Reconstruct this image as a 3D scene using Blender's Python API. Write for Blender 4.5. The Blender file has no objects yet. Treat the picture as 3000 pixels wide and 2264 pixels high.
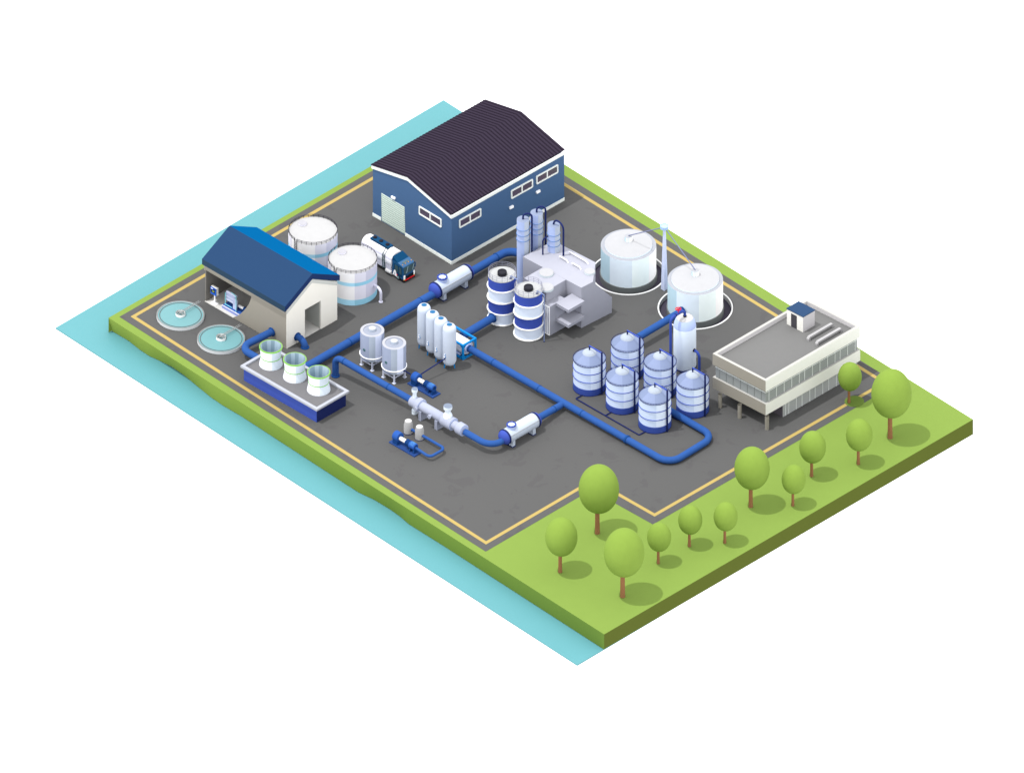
import bpy, math, random
from mathutils import Vector, Matrix
from mathutils.geometry import tessellate_polygon
random.seed(7)
R = math.radians
sc = bpy.context.scene
col = sc.collection
# ------------------------------------------------------------------ camera, sky, sun, exposure
CAM_W = 3000/(19*1.224745)
cam_d = bpy.data.cameras.new("camera"); cam = bpy.data.objects.new("camera", cam_d); col.objects.link(cam)
cam_d.type = 'ORTHO'; cam_d.ortho_scale = CAM_W; cam_d.clip_start = 1; cam_d.clip_end = 1000
cam_dir = Vector((1, -1, 1)).normalized()
cam.location = cam_dir*250
cam.rotation_euler = cam_dir.to_track_quat('Z', 'Y').to_euler()
sc.camera = cam
w = bpy.data.worlds.new("World"); sc.world = w; w.use_nodes = True
SKY = 2.12
w.node_tree.nodes['Background'].inputs[0].default_value = (1.0, 1.0, 1.0, 1)
w.node_tree.nodes['Background'].inputs[1].default_value = SKY
sun_d = bpy.data.lights.new("sun", 'SUN'); sun = bpy.data.objects.new("sun", sun_d); col.objects.link(sun)
sun_d.energy = 3.2; sun_d.angle = R(0.6); sun_d.color = (1, .985, .965)
ZEN = 18
to_sun = Vector((-.5*math.sin(R(ZEN)), -.866*math.sin(R(ZEN)), math.cos(R(ZEN))))
sun.rotation_euler = to_sun.to_track_quat('Z', 'Y').to_euler()
sun.location = (0, 0, 60)
sc.view_settings.view_transform = 'Standard'; sc.view_settings.look = 'None'
sc.view_settings.exposure = 0; sc.view_settings.gamma = 1
# irradiance met by a face that looks up / to the open side / to the shaded side (used to turn a seen colour into a base colour)
ET, EL, ER, EM = 3.05, 1.25, .92, 1.6

# ------------------------------------------------------------------ helpers
S = 1/19.0      # one drawing unit in metres
def G(u, v, z=0.0):
    a = (u-1500)/.8660254; b = 2*(v-1132+z)
    return Vector(((a+b)/2, (a-b)/2, z))
def conv(x0, y0, k): return lambda x, y: (x0+x*k, y0+y*k)
ZA = conv(560, 600, .27561); ZB = conv(400, 820, .18083); ZC = conv(680, 940, .19169); ZD = conv(820, 600, .19892)
ZE = conv(1060, 280, .31159); ZF = conv(1160, 740, .17978); ZG = conv(1400, 600, .27559); ZH = conv(1020, 860, .19175)
ZI = conv(1120, 1120, .22604); ZJ = conv(1640, 880, .29954); ZK = conv(1700, 620, .217); ZL = conv(2060, 860, .25164)
ZM = conv(300, 880, .45208); ZN = conv(1500, 1200, .63291)

def lin(h):
    h = h.lstrip('#'); o = []
    for i in (0, 2, 4):
        c = int(h[i:i+2], 16)/255
        o.append(c/12.92 if c <= .04045 else ((c+.055)/1.055)**2.4)
    return o
MATS = {}
def mat(name, hexc, E=EM, rough=.65, var=.05, scale=1.2, spec=.06, metal=0):
    key = (name, hexc, E)
    if key in MATS: return MATS[key]
    m = bpy.data.materials.new(name); m.use_nodes = True
    nt = m.node_tree; b = nt.nodes['Principled BSDF']
    c = [min(.88, x/E) for x in lin(hexc)]
    n = nt.nodes.new('ShaderNodeTexNoise'); n.inputs['Scale'].default_value = scale; n.inputs['Detail'].default_value = 4
    tc = nt.nodes.new('ShaderNodeTexCoord'); nt.links.new(tc.outputs['Object'], n.inputs['Vector'])
    mx = nt.nodes.new('ShaderNodeMix'); mx.data_type = 'RGBA'
    mx.inputs['A'].default_value = [x*(1-var) for x in c]+[1]; mx.inputs['B'].default_value = [min(.9, x*(1+var)) for x in c]+[1]
    nt.links.new(n.outputs['Fac'], mx.inputs['Factor']); nt.links.new(mx.outputs['Result'], b.inputs['Base Color'])
    b.inputs['Roughness'].default_value = rough; b.inputs['Specular IOR Level'].default_value = spec; b.inputs['Metallic'].default_value = metal
    MATS[key] = m
    return m

class Wall:
    def __init__(s, A, B):
        s.A, s.B = A, B
        d = G(*B)-G(*A); d.normalize(); s.d = d; s.n = Vector((d.y, -d.x, 0))
    def gv(s, u): return s.A[1]+(s.B[1]-s.A[1])*(u-s.A[0])/(s.B[0]-s.A[0])
    def P(s, u, v, out=0):
        g = s.gv(u); p = G(u, g); p.z = g-v
        return p+s.n*out

class MB:
    def __init__(s): s.v = []; s.f = []; s.m = []; s.merge = False
    def add(s, vs, fs, m=0):
        o = len(s.v); s.v += [Vector(p) for p in vs]
        for i, f in enumerate(fs):
            s.f.append([o+k for k in f]); s.m.append(m[i] if isinstance(m, list) else m)
        return s
    def hexa(s, b, t, m=0):
        n = len(b); fs = [list(range(n))[::-1], list(range(n, 2*n))]+[[i, (i+1) % n, n+(i+1) % n, n+i] for i in range(n)]
        return s.add(list(b)+list(t), fs, m)
    def box(s, x0, x1, y0, y1, z0, z1, m=0):
        return s.hexa([(x0, y0, z0), (x1, y0, z0), (x1, y1, z0), (x0, y1, z0)], [(x0, y0, z1), (x1, y0, z1), (x1, y1, z1), (x0, y1, z1)], m)
    def cbox(s, c, dx, dy, z0, z1, m=0): return s.box(c[0]-dx/2, c[0]+dx/2, c[1]-dy/2, c[1]+dy/2, z0, z1, m)
    def extr(s, poly, vec, m=0):
        vec = Vector(vec); return s.hexa(poly, [Vector(p)+vec for p in poly], m)
    def panel(s, wall, pts, o0, o1, m=0):
        a = [wall.P(u, v, o0) for u, v in pts]; return s.extr(a, wall.n*(o1-o0), m)
    def wbar(s, wall, p, q, wd, o0, o1, m=0):           # bar lying on a wall between two seen points
        a, b = wall.P(*p), wall.P(*q); d = (b-a).normalized(); k = d.cross(wall.n).normalized()*wd/2
        return s.extr([x+wall.n*o0 for x in (a-k, b-k, b+k, a+k)], wall.n*(o1-o0), m)
    def rev(s, o, prof, n=64, m=0, axis='z', closed=False):
        # revolve (r, h) round an axis through o; m: index, list per profile segment, or function (segment, seen angle)
        o = Vector(o); k = len(prof); base = len(s.v); s.merge = True
        for i in range(n):
            t = 2*math.pi*i/n; c, q = math.cos(t), math.sin(t)
            for r, h in prof:
                if axis == 'z': p = Vector((r*c, r*q, h))
                elif axis == 'x': p = Vector((h, r*c, r*q))
                else: p = Vector((r*q, h, r*c))
                s.v.append(o+p)
        segs = k if closed else k-1
        for i in range(n):
            j = (i+1) % n; ang = (360*(i+.5)/n+45) % 360
            if ang > 180: ang -= 360
            for a in range(segs):
                b = (a+1) % k
                mm = m(a, ang) if callable(m) else (m[a] if isinstance(m, list) else m)
                if prof[a][0] < 1e-6 and prof[b][0] < 1e-6: continue
                f = [base+i*k+a, base+j*k+a, base+j*k+b, base+i*k+b]
                flat = abs(prof[a][1]-prof[b][1]) < 1.0
                if prof[a][0] < 1e-6:
                    if flat:
                        if i == 0: s.f.append([base+q*k+b for q in range(n)]); s.m.append(mm)
                        continue
                    f = [f[0], f[2], f[3]]
                elif prof[b][0] < 1e-6:
                    if flat:
                        if i == 0: s.f.append([base+q*k+a for q in range(n)]); s.m.append(mm)
                        continue
                    f = [f[0], f[1], f[2]]
                s.f.append(f); s.m.append(mm)
        return s
    def torus(s, o, Rr, r, n=64, k=8, m=0, axis='z'):
        return s.rev(o, [(Rr+r*math.cos(2*math.pi*i/k), r*math.sin(2*math.pi*i/k)) for i in range(k)], n, m, axis, True)
    def tube(s, pts, r, n=20, m=0, r2=None):
        pts = [Vector(p) for p in pts]; N = len(pts); T = []
        for i in range(N):
            a = pts[max(0, i-1)]; b = pts[min(N-1, i+1)]; T.append((b-a).normalized())
        up = Vector((0, 0, 1)) if abs(T[0].z) < .9 else Vector((1, 0, 0))
        x = T[0].cross(up).normalized(); base = len(s.v)
        for i in range(N):
            if i:
                x = (x-T[i]*x.dot(T[i])).normalized()
            y = T[i].cross(x); rr = r if r2 is None else r+(r2-r)*i/(N-1)
            for j in range(n):
                t = 2*math.pi*j/n; s.v.append(pts[i]+x*math.cos(t)*rr+y*math.sin(t)*rr)
        for i in range(N-1):
            for j in range(n):
                k = (j+1) % n; s.f.append([base+i*n+j, base+i*n+k, base+(i+1)*n+k, base+(i+1)*n+j]); s.m.append(m)
        s.f.append([base+j for j in range(n)][::-1]); s.m.append(m)
        s.f.append([base+(N-1)*n+j for j in range(n)]); s.m.append(m)
        return s
    def ball(s, c, a, b, n=32, k=16, m=0):
        return s.rev(c, [(max(0, a*math.sin(math.pi*i/k)) if 0 < i < k else 0, -b*math.cos(math.pi*i/k)) for i in range(k+1)], n, m)
    def build(s, name, mats, parent=None, label=None, org=None, sharp=32):
        o0 = ORG[parent.name] if parent else Vector(org or (0, 0, 0))
        me = bpy.data.meshes.new(name)
        me.from_pydata([((p-o0)*S)[:] for p in s.v], [], s.f)
        if not isinstance(mats, (list, tuple)): mats = [mats]
        for m in mats: me.materials.append(m)
        me.polygons.foreach_set('material_index', s.m)
        import bmesh
        bm = bmesh.new(); bm.from_mesh(me); bmesh.ops.delete(bm, geom=[x for x in bm.verts if not x.link_faces], context='VERTS'); s.merge and bmesh.ops.remove_doubles(bm, verts=bm.verts, dist=1e-5); bmesh.ops.recalc_face_normals(bm, faces=bm.faces); bm.to_mesh(me); bm.free()
        me.shade_smooth(); me.set_sharp_from_angle(angle=R(sharp)); me.update()
        ob = bpy.data.objects.new(name, me); col.objects.link(ob)
        if parent: ob.parent = parent
        else: ob.location = o0*S
        ORG[ob.name] = o0
        if label: ob['label'] = label
        return ob
ORG = {}
def thing(name, label, cat, loc, group=None):
    o = bpy.data.objects.new(name, None); col.objects.link(o); o.empty_display_size = .5
    loc = Vector(loc); o.location = loc*S; ORG[o.name] = loc
    o['label'] = label; o['category'] = cat
    if group: o['group'] = group
    return o
def tag(o, label, cat, group=None):
    o['label'] = label; o['category'] = cat
    if group: o['group'] = group
    return o
def struct(o, kind='structure'):
    o['kind'] = kind; return o
def copy_thing(root, loc, label, scale=None):
    def rec(o, par):
        c = o.copy(); col.objects.link(c)
        if par: c.parent = par
        for ch in o.children: rec(ch, c)
        return c
    r = rec(root, None); loc = Vector(loc); r.location = loc*S; r['label'] = label
    if scale: r.scale = (scale,)*3
    ORG[r.name] = loc
    return r
def fillet(pts, rad, seg=8):
    pts = [Vector(p) for p in pts]; out = [pts[0]]
    for i in range(1, len(pts)-1):
        a, b, c = pts[i-1], pts[i], pts[i+1]
        u, w_ = (a-b), (c-b); lu, lw = u.length, w_.length; u.normalize(); w_.normalize()
        ang = u.angle(w_); t = min(rad/math.tan(ang/2), lu*.49 if i > 1 else lu*.98, lw*.49 if i < len(pts)-2 else lw*.98); rr = t*math.tan(ang/2)
        ctr = b+(u+w_).normalized()*(rr/math.sin(ang/2)); p0 = b+u*t-ctr; p1 = b+w_*t-ctr
        tot = p0.angle(p1); ax = p0.cross(p1).normalized()
        for k in range(seg+1): out.append(ctr+Matrix.Rotation(tot*k/seg, 3, ax) @ p0)
    out.append(pts[-1]); return out
def along(pts, u):      # point and direction of a path at screen column u (first hit)
    for a, b in zip(pts, pts[1:]):
        ua = 1500+(a.x+a.y)*.8660254; ub = 1500+(b.x+b.y)*.8660254
        if min(ua, ub) <= u <= max(ua, ub) and abs(ua-ub) > 1e-4: 
            t = (u-ua)/(ub-ua); return a.lerp(b, t), (b-a).normalized()

# ------------------------------------------------------------------ materials
WHITE = mat('white_paint', '#f4f4f8', 1.05)
LAV = mat('lavender_paint', '#a9b9e2', EL*.95)
PALE = mat('pale_blue_paint', '#d3dff2', 1.75)
PIPE = mat('blue_pipe_paint', '#3a67b4', 2.1, rough=.7, spec=.03)
PIPED = mat('dark_blue_pipe_paint', '#1c4f94', 1.8)
ROYAL = mat('royal_blue_paint', '#3c50a6', EL)
NAVY = mat('navy_paint', '#202b62', EM)
BLUE = mat('bright_blue_paint', '#127dc4', EL)
GREY = mat('grey_metal', '#a9abb0', EM)
DARK = mat('dark_metal', '#2c2c34', EM)
CONC = mat('concrete_grey', '#b4b5b3', ET*.6)

# ------------------------------------------------------------------ ground
def ground_mat():
    m = bpy.data.materials.new('asphalt'); m.use_nodes = True; nt = m.node_tree; b = nt.nodes['Principled BSDF']
    tc = nt.nodes.new('ShaderNodeTexCoord')
    n1 = nt.nodes.new('ShaderNodeTexNoise'); n1.inputs['Scale'].default_value = .33; n1.inputs['Detail'].default_value = 4; n1.inputs['Roughness'].default_value = .62; n1.inputs['Distortion'].default_value = .6
    n2 = nt.nodes.new('ShaderNodeTexNoise'); n2.inputs['Scale'].default_value = 14; n2.inputs['Detail'].default_value = 3
    for n in (n1, n2): nt.links.new(tc.outputs['Object'], n.inputs['Vector'])
    cr = nt.nodes.new('ShaderNodeValToRGB'); cr.color_ramp.elements[0].position = .595; cr.color_ramp.elements[1].position = .603
    cr.color_ramp.elements[0].color = [x/ET for x in lin('#7d7d7d')]+[1]; cr.color_ramp.elements[1].color = [x/ET for x in lin('#797879')]+[1]
    nt.links.new(n1.outputs['Fac'], cr.inputs['Fac'])
    mx = nt.nodes.new('ShaderNodeMix'); mx.data_type = 'RGBA'; mx.blend_type = 'MULTIPLY'; mx.inputs['Factor'].default_value = 1
    mr = nt.nodes.new('ShaderNodeMapRange'); mr.inputs['To Min'].default_value = .92; mr.inputs['To Max'].default_value = 1.08
    nt.links.new(n2.outputs['Fac'], mr.inputs['Value']); nt.links.new(cr.outputs['Color'], mx.inputs['A']); nt.links.new(mr.outputs['Result'], mx.inputs['B'])
    nt.links.new(mx.outputs['Result'], b.inputs['Base Color']); b.inputs['Roughness'].default_value = .9; b.inputs['Specular IOR Level'].default_value = .1
    return m
ASPH = ground_mat()
GRASS = mat('grass', '#a7c860', ET*.92, rough=.95, var=.03, scale=.6, spec=.05)
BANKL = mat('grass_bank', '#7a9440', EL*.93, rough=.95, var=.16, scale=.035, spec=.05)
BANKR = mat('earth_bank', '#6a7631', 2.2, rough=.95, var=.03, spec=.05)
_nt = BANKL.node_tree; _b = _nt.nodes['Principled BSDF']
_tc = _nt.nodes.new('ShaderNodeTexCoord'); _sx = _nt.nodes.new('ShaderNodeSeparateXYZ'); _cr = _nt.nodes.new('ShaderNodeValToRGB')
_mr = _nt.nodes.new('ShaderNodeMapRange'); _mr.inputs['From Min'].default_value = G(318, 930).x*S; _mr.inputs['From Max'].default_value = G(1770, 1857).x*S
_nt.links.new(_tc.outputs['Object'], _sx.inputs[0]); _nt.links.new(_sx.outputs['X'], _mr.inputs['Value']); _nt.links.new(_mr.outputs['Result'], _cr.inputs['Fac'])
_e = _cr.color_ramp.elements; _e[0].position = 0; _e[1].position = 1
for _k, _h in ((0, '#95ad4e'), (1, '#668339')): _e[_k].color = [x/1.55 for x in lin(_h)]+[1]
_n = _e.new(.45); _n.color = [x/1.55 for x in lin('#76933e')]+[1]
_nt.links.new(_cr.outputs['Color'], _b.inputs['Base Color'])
WATER = mat('water', '#80cfd9', ET*.91, rough=.5, var=.015, scale=.4, spec=.1)
YEL = mat('yellow_line_paint', '#f6d883', ET, var=.03)
ZW = -45
L_, B_, R_, T_ = (318, 930.6), (1770, 1857), (2851, 1228), (1385.6, 314.6)
RING1 = G(1841.3, 802); RING2 = G(2037, 902.4); RP = 89.5
def circ(c, r, z=0, n=72): return [Vector((c.x+r*math.cos(2*math.pi*i/n), c.y+r*math.sin(2*math.pi*i/n), z)) for i in range(n)]
def sheet(mb, outer, z, m=0):
    loops = [[Vector((p.x, p.y, z)) for p in outer], circ(RING1, RP-2, z)[::-1], circ(RING2, RP-2, z)[::-1]]
    flat = [p for l in loops for p in l]
    mb.add(flat, [list(t) for t in tessellate_polygon(loops)], m)
mb = MB()
land = [G(*L_), G(*B_), G(*R_), G(*T_)]
sheet(mb, land, -.35, 0)
curve = [ZM(*p) for p in [(40, 186), (95, 218), (170, 262), (240, 318), (300, 358), (380, 395), (450, 430), (530, 485), (620, 560), (700, 625), (780, 680), (900, 750), (1100, 880), (1400, 1075), (1660, 1243), (1760, 1290), (1860, 1350), (1930, 1400), (1985, 1448), (2212, 1590)]]+[(1770, 1902)]
top = []; bot = []
for u, v in curve:
    t = (u-318)/(1770-318); q = G(*L_).lerp(G(*B_), t); q.z = -.35; top.append(q); bot.append(G(u, v, ZW+1))
n = len(curve); mb.add(top+bot, [[i, i+1, n+i+1, n+i] for i in range(n-1)], 1)
def wallstrip(a, b, m): 
    a = a.copy(); b = b.copy(); a.z = b.z = -.35; c = b.copy(); d = a.copy(); c.z = d.z = ZW+1
    mb.add([a, b, c, d], [[0, 1, 2, 3]], m)
wallstrip(G(*B_), G(*R_), 2); wallstrip(G(*R_), G(*T_), 2); wallstrip(G(*T_), G(*L_), 1)
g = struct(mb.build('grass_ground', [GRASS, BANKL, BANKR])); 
mb = MB(); mb.hexa([G(u, v, ZW-4) for u, v in ((162.7, 964), (1691, 1950), (2835, 1273), (1299.3, 297.7))], [G(u, v, ZW) for u, v in ((162.7, 960), (1691, 1946), (2835, 1269), (1299.3, 293.7))])
struct(mb.build('water', WATER))
mb = MB(); sheet(mb, [G(*p) for p in ((350, 928), (1423, 1615), (1731.8, 1434.4), (1913, 1535.5), (2629, 1123.6), (1372.4, 338))], 0)
struct(mb.build('asphalt_yard', ASPH))
yl = [G(*p) for p in ((390.4, 927.5), (1424, 1589.5), (1738, 1405.8), (1917.7, 1508), (2590.8, 1120.8), (1367.6, 363.6))]
mb = MB(); n = len(yl); ins, outs = [], []
for i in range(n):
    a, b, c = yl[i-1], yl[i], yl[(i+1) % n]; d1 = (b-a).normalized(); d2 = (c-b).normalized()
    n1 = Vector((-d1.y, d1.x, 0)); n2 = Vector((-d2.y, d2.x, 0)); h = (n1+n2).normalized(); k = 4.8/h.dot(n1)
    ins.append(b+h*k); outs.append(b-h*k)
for p in ins+outs: p.z = .12
mb.add(ins+outs, [[i, (i+1) % n, n+(i+1) % n, n+i] for i in range(n)])
struct(mb.build('yellow_road_line', YEL))

# ------------------------------------------------------------------ warehouse
P1, P2, P3 = (1092.4, 632), (1323.3, 774.8), (1653, 587)
WF = Wall(P1, P2); WR = Wall(P2, P3)
L = G(*P3)-G(*P2); Ln = L.normalized()
wh = thing('warehouse', 'large blue warehouse with ribbed dark purple gable roof and green striped shutter door', 'warehouse', G(*P2))
WB = mat('blue_wall_paint', '#4b6a92', EL*1.16, var=.02); TRIM = mat('white_trim_paint', '#eef3ef', EL); SHUT = mat('pale_green_shutter', '#dbe7df', EL); SHUT2 = mat('green_grey_slat', '#a9bab1', EL)
def pr(u, z, out=0): p = G(u, WF.gv(u)); p.z = z; return p+WF.n*out
uL, uR, uM = 1092.4, 1323.3, 1195.5
mb = MB(); mb.extr([pr(uL, 0), pr(uR, 0), pr(uR, 135), pr(uM, 168), pr(uL, 138)], L); mb.build('wall', WB, wh)
mb = MB()
gb = [(uL-2, 147), (uM, 176.5), (uR+1, 144), (uR+1, 135), (uM, 167), (uL-2, 138)]
mb.extr([pr(u, z, 2.5) for u, z in gb], -WF.n*2.4)                      # gable trim
mb.panel(WR, [(1323.3, 774.8-144), (1653, 587-144), (1653, 587-135), (1323.3, 774.8-135)], .1, 2)
mb.build('eave_trim', TRIM, wh)
MB().panel(WF, [ZE(104, 1130), ZE(183, 1175), ZE(183, 1147), ZE(104, 1102)], -.5, 1.2).build('base_trim', TRIM, wh)
mb = MB(); mb.panel(WF, [ZE(410, 1318), ZE(845, 1588), ZE(845, 1558), ZE(410, 1290)], -.5, 1.2)
mb.panel(WR, [ZE(845, 1588), ZE(1903, 985), ZE(1903, 958), ZE(845, 1558)], -.5, 1.2)
mb.build('base_trim', TRIM, wh)
RF = mat('purple_roof_sheet', '#4c4355', ET*.88, var=.03, rough=.8, spec=0); RF2 = mat('dark_roof_rib', '#38303f', ET*.88, rough=.8, spec=0)
o = WF.n*3; LL = L+Ln*6
eL, eM, eR = pr(uL-3.5, 147)+o, pr(uM, 177)+o, pr(uR-3.2, 145)+o+WR.n*3
mb = MB(); th = Vector((0, 0, 2))
for a, b in ((eL, eM), (eM, eR)):
    mb.hexa([a, b, b+LL, a+LL], [a+th, b+th, b+LL+th, a+LL+th], 0)
    N = 38
    for i in range(N):
        f0 = LL*((i+.2)/N); f1 = LL*((i+.5)/N); z1, z2 = Vector((0, 0, 1.9)), Vector((0, 0, 2.9))
        mb.hexa([a+f0+z1, b+f0+z1, b+f1+z1, a+f1+z1], [a+f0+z2, b+f0+z2, b+f1+z2, a+f1+z2], 1)
mb.build('roof', [RF, RF2], wh)
mb = MB(); q = [ZE(186, 917), ZE(402, 1050), ZE(410, 1306), ZE(190, 1176)]
mb.panel(WF, q, -.5, .6, 0)
for i in range(13):
    t = (i+.5)/13
    def lp(a, b): return (a[0]+(b[0]-a[0])*t, a[1]+(b[1]-a[1])*t)
    mb.wbar(WF, lp(q[0], q[3]), lp(q[1], q[2]), 2.6, .5, 1.3, 1)
mb.build('shutter_door', [SHUT, SHUT2], wh)
PANE = mat('dark_window_glass', '#51485a', EL, rough=.2, spec=.5)
def window(root, W, q, fr=3.2, panes=2):
    def at(s, t, q=q):
        a = [q[0][k]+(q[1][k]-q[0][k])*s for k in (0, 1)]; b = [q[3][k]+(q[2][k]-q[3][k])*s for k in (0, 1)]
        return (a[0]+(b[0]-a[0])*t, a[1]+(b[1]-a[1])*t)
    mb = MB(); c = [at(0, 0), at(1, 0), at(1, 1), at(0, 1)]
    for i in range(4): mb.wbar(W, c[i], c[(i+1) % 4], fr, -.3, 2.2+.01*i)
    mb.wbar(W, at(.5, 0), at(.5, 1), fr, -.3, 2.15)
    f = mb.build('window_frame', TRIM, root)
    for s0, s1 in ((.03, .47), (.53, .97)):
        MB().panel(W, [at(s0, .06), at(s1, .06), at(s1, .94), at(s0, .94)], -.3, .5).build('window_pane', PANE, f)
window(wh, WF, [ZE(545, 1042), ZE(748, 1165), ZE(749, 1235), ZE(545, 1110)])
for a, b, c, d in (((916, 1172), (1113, 1063), (1114, 1131), (918, 1241)), ((1404, 896), (1600, 789), (1601, 857), (1406, 966)), ((1641, 761), (1837, 652), (1838, 720), (1643, 829))):
    window(wh, WR, [ZE(*a), ZE(*b), ZE(*c), ZE(*d)])
for W, x, y, s in ((WF, 302, 958, 1), (WR, 1402, 1048, -1), (WR, 1653, 903, -1)):
    MB().panel(W, [ZE(x-18, y-9*1-s*8), ZE(x+16, y-9+s*10), ZE(x+16, y+8+s*9), ZE(x-18, y+8-s*9)], -.3, 4).build('wall_lamp', WHITE, wh)

# ------------------------------------------------------------------ pump house with cut-away wall
HA, HB, HC = (598, 883.9), (838.9, 1022.2), (987.7, 936.2)
HL = Wall(HA, HB); HR = Wall(HB, HC)
hs = thing('pump_house', 'small gable roofed house with blue roof, taupe side wall cut open and white gable end', 'house', G(*HB))
TAUPE = mat('render_shade_taupe', '#9d988e', EL*1.17, var=.03); OFFW = mat('render_lit_white', '#e6e3da', ER*1.15, var=.02)  # darker side wall, lighter gable: shading put into the wall colours
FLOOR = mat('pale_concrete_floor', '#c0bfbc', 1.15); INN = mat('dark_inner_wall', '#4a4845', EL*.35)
p_ = [ZA(138, 655), ZA(138, 700), ZA(160, 698), ZA(425, 851), ZA(640, 975)]
def hz(u, z): return (u, HL.gv(u)-z)
arc = [ZA(*p) for p in ((640, 975), (632, 1010), (615, 1050), (590, 1090), (560, 1125), (525, 1158), (490, 1182), (445, 1200))]
wallpoly = [hz(598, 112), (598, p_[1][1]-2), ZA(162, 698)]+arc+[HB, hz(838.9, 112)]
wallpoly[-2] = (838.9, 1022.2)
mb = MB(); mb.panel(HL, wallpoly, -3, 0); mb.build('cut_away_side_wall', TAUPE, hs)
dq = [ZA(1208, 1115), ZA(1378, 1018)]
um = (HB[0]+HC[0])/2
gp = [HB, (dq[0][0], HR.gv(dq[0][0])), dq[0], dq[1], (dq[1][0], HR.gv(dq[1][0])), HC, (HC[0], HC[1]-112), (um, HR.gv(um)-162), (HB[0], HB[1]-112)]
mb = MB(); mb.panel(HR, gp, -4, .3); mb.build('gable_wall', OFFW, hs)
X0 = G(*HA); X1 = G(*HB); X2 = G(*HC)       # X runs along the house, Y across it
x0, x1, y0, y1 = X0.x, X1.x, X1.y, X2.y
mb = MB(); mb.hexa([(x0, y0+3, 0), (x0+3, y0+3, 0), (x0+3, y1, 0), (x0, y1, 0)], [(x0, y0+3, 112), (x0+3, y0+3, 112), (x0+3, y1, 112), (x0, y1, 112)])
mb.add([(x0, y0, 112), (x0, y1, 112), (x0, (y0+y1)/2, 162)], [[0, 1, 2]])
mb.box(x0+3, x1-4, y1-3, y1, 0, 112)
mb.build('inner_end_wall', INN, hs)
dy = G(dq[1][0], HR.gv(dq[1][0])).y
MB().box(x1-70, x1-4.1, dy-.3, dy+3, 1.2, 108).build('partition_wall', mat('grey_partition', '#9a9c98', EL*.7), hs)
MB().box(x0+.5, x1-.3, y0+.6, y1-3.1, .3, 1.2).build('floor', FLOOR, hs)
RB1 = mat('slate_blue_roofing', '#3c5e8c', ET*1.0, var=.015, spec=0); RB2 = mat('bright_blue_roofing', '#0a7cc5', ET*.93, var=.015, spec=0)
FA = mat('dark_slate_fascia', '#2b4156', EL*1.1); FB = mat('navy_fascia', '#1b2d54', ER)
ym = (y0+y1)/2; ya, yb = y0-7, y1+6.5; xa, xb = x0-1, x1+2.5
mb = MB()
for (yy, zz, m1, m2) in ((ya, 128, 0, 2), (yb, 128, 1, 1)):
    b4 = [(xa, yy, zz-16), (xb, yy, zz-16), (xb, ym, 163), (xa, ym, 163)]; t4 = [(xa, yy, zz), (xb, yy, zz), (xb, ym, 179), (xa, ym, 179)]
    mb.add(b4+t4, [[0, 1, 2, 3], [4, 5, 6, 7], [0, 1, 5, 4], [1, 2, 6, 5], [0, 3, 7, 4]], [2, m1, m2, 3, 3])
mb.build('roof', [RB1, RB2, FA, FB], hs)
mb = MB()
mb.panel(HR, [(HB[0], HB[1]-112), (um, HR.gv(um)-162), (HC[0], HC[1]-112), (HC[0], HC[1]-101), (um, HR.gv(um)-151), (HB[0], HB[1]-101)], .35, 1.1, 0)  # grey strip painting the shade under the gable overhang
mb.build('gable_shade_strip', mat('gable_shade_grey', '#b3b5b1', ER), hs)
mb = MB(); mb.panel(HL, [hz(598, 112), hz(838.9, 112), hz(838.9, 101), hz(598, 101)], .05, .9, 0)  # darker strip standing in for the eave's shade on the side wall
mb.build('side_shade_strip', mat('side_shade_grey', '#8a867e', EL*.8), hs)

# control cabinet on a stand
c = G(*ZB(1268, 385)); c.z = 1.2
cc = thing('control_cabinet', 'blue and white control cabinet on a white post standing inside the open house', 'control cabinet', c)
MB().box(c.x-8, c.x+8, c.y-6, c.y+6, 1.2, 2.6).build('base_plate', WHITE, cc)
MB().box(c.x-1.6, c.x+1.6, c.y-1.2, c.y+1.2, 2.5, 30).build('post', WHITE, cc)
cab = MB().box(c.x-9.4, c.x+9.4, c.y-3.4, c.y+3, 28, 49).build('cabinet', mat('white_steel', '#f2f1ea', EL), cc)
dr = MB().box(c.x-9.2, c.x+9.2, c.y-5.2, c.y-3.45, 28.3, 48.8).build('cabinet_door', mat('cabinet_blue', '#2b5cb8', EL), cc)
mb = MB(); mb.box(c.x-7, c.x+5.5, c.y-5.6, c.y-5.1, 35, 42, 0); mb.box(c.x+.5, c.x+7, c.y-5.6, c.y-5.1, 43.5, 46, 0); mb.box(c.x-7.5, c.x-1.2, c.y-5.6, c.y-5.1, 44.5, 46.2, 1); mb.box(c.x-2.5, c.x+3.5, c.y-6, c.y-5.5, 38, 39.8, 2)
mb.build('display_screen', [DARK, WHITE, mat('lime_digits', '#b9d24a', EL)], dr)
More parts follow.
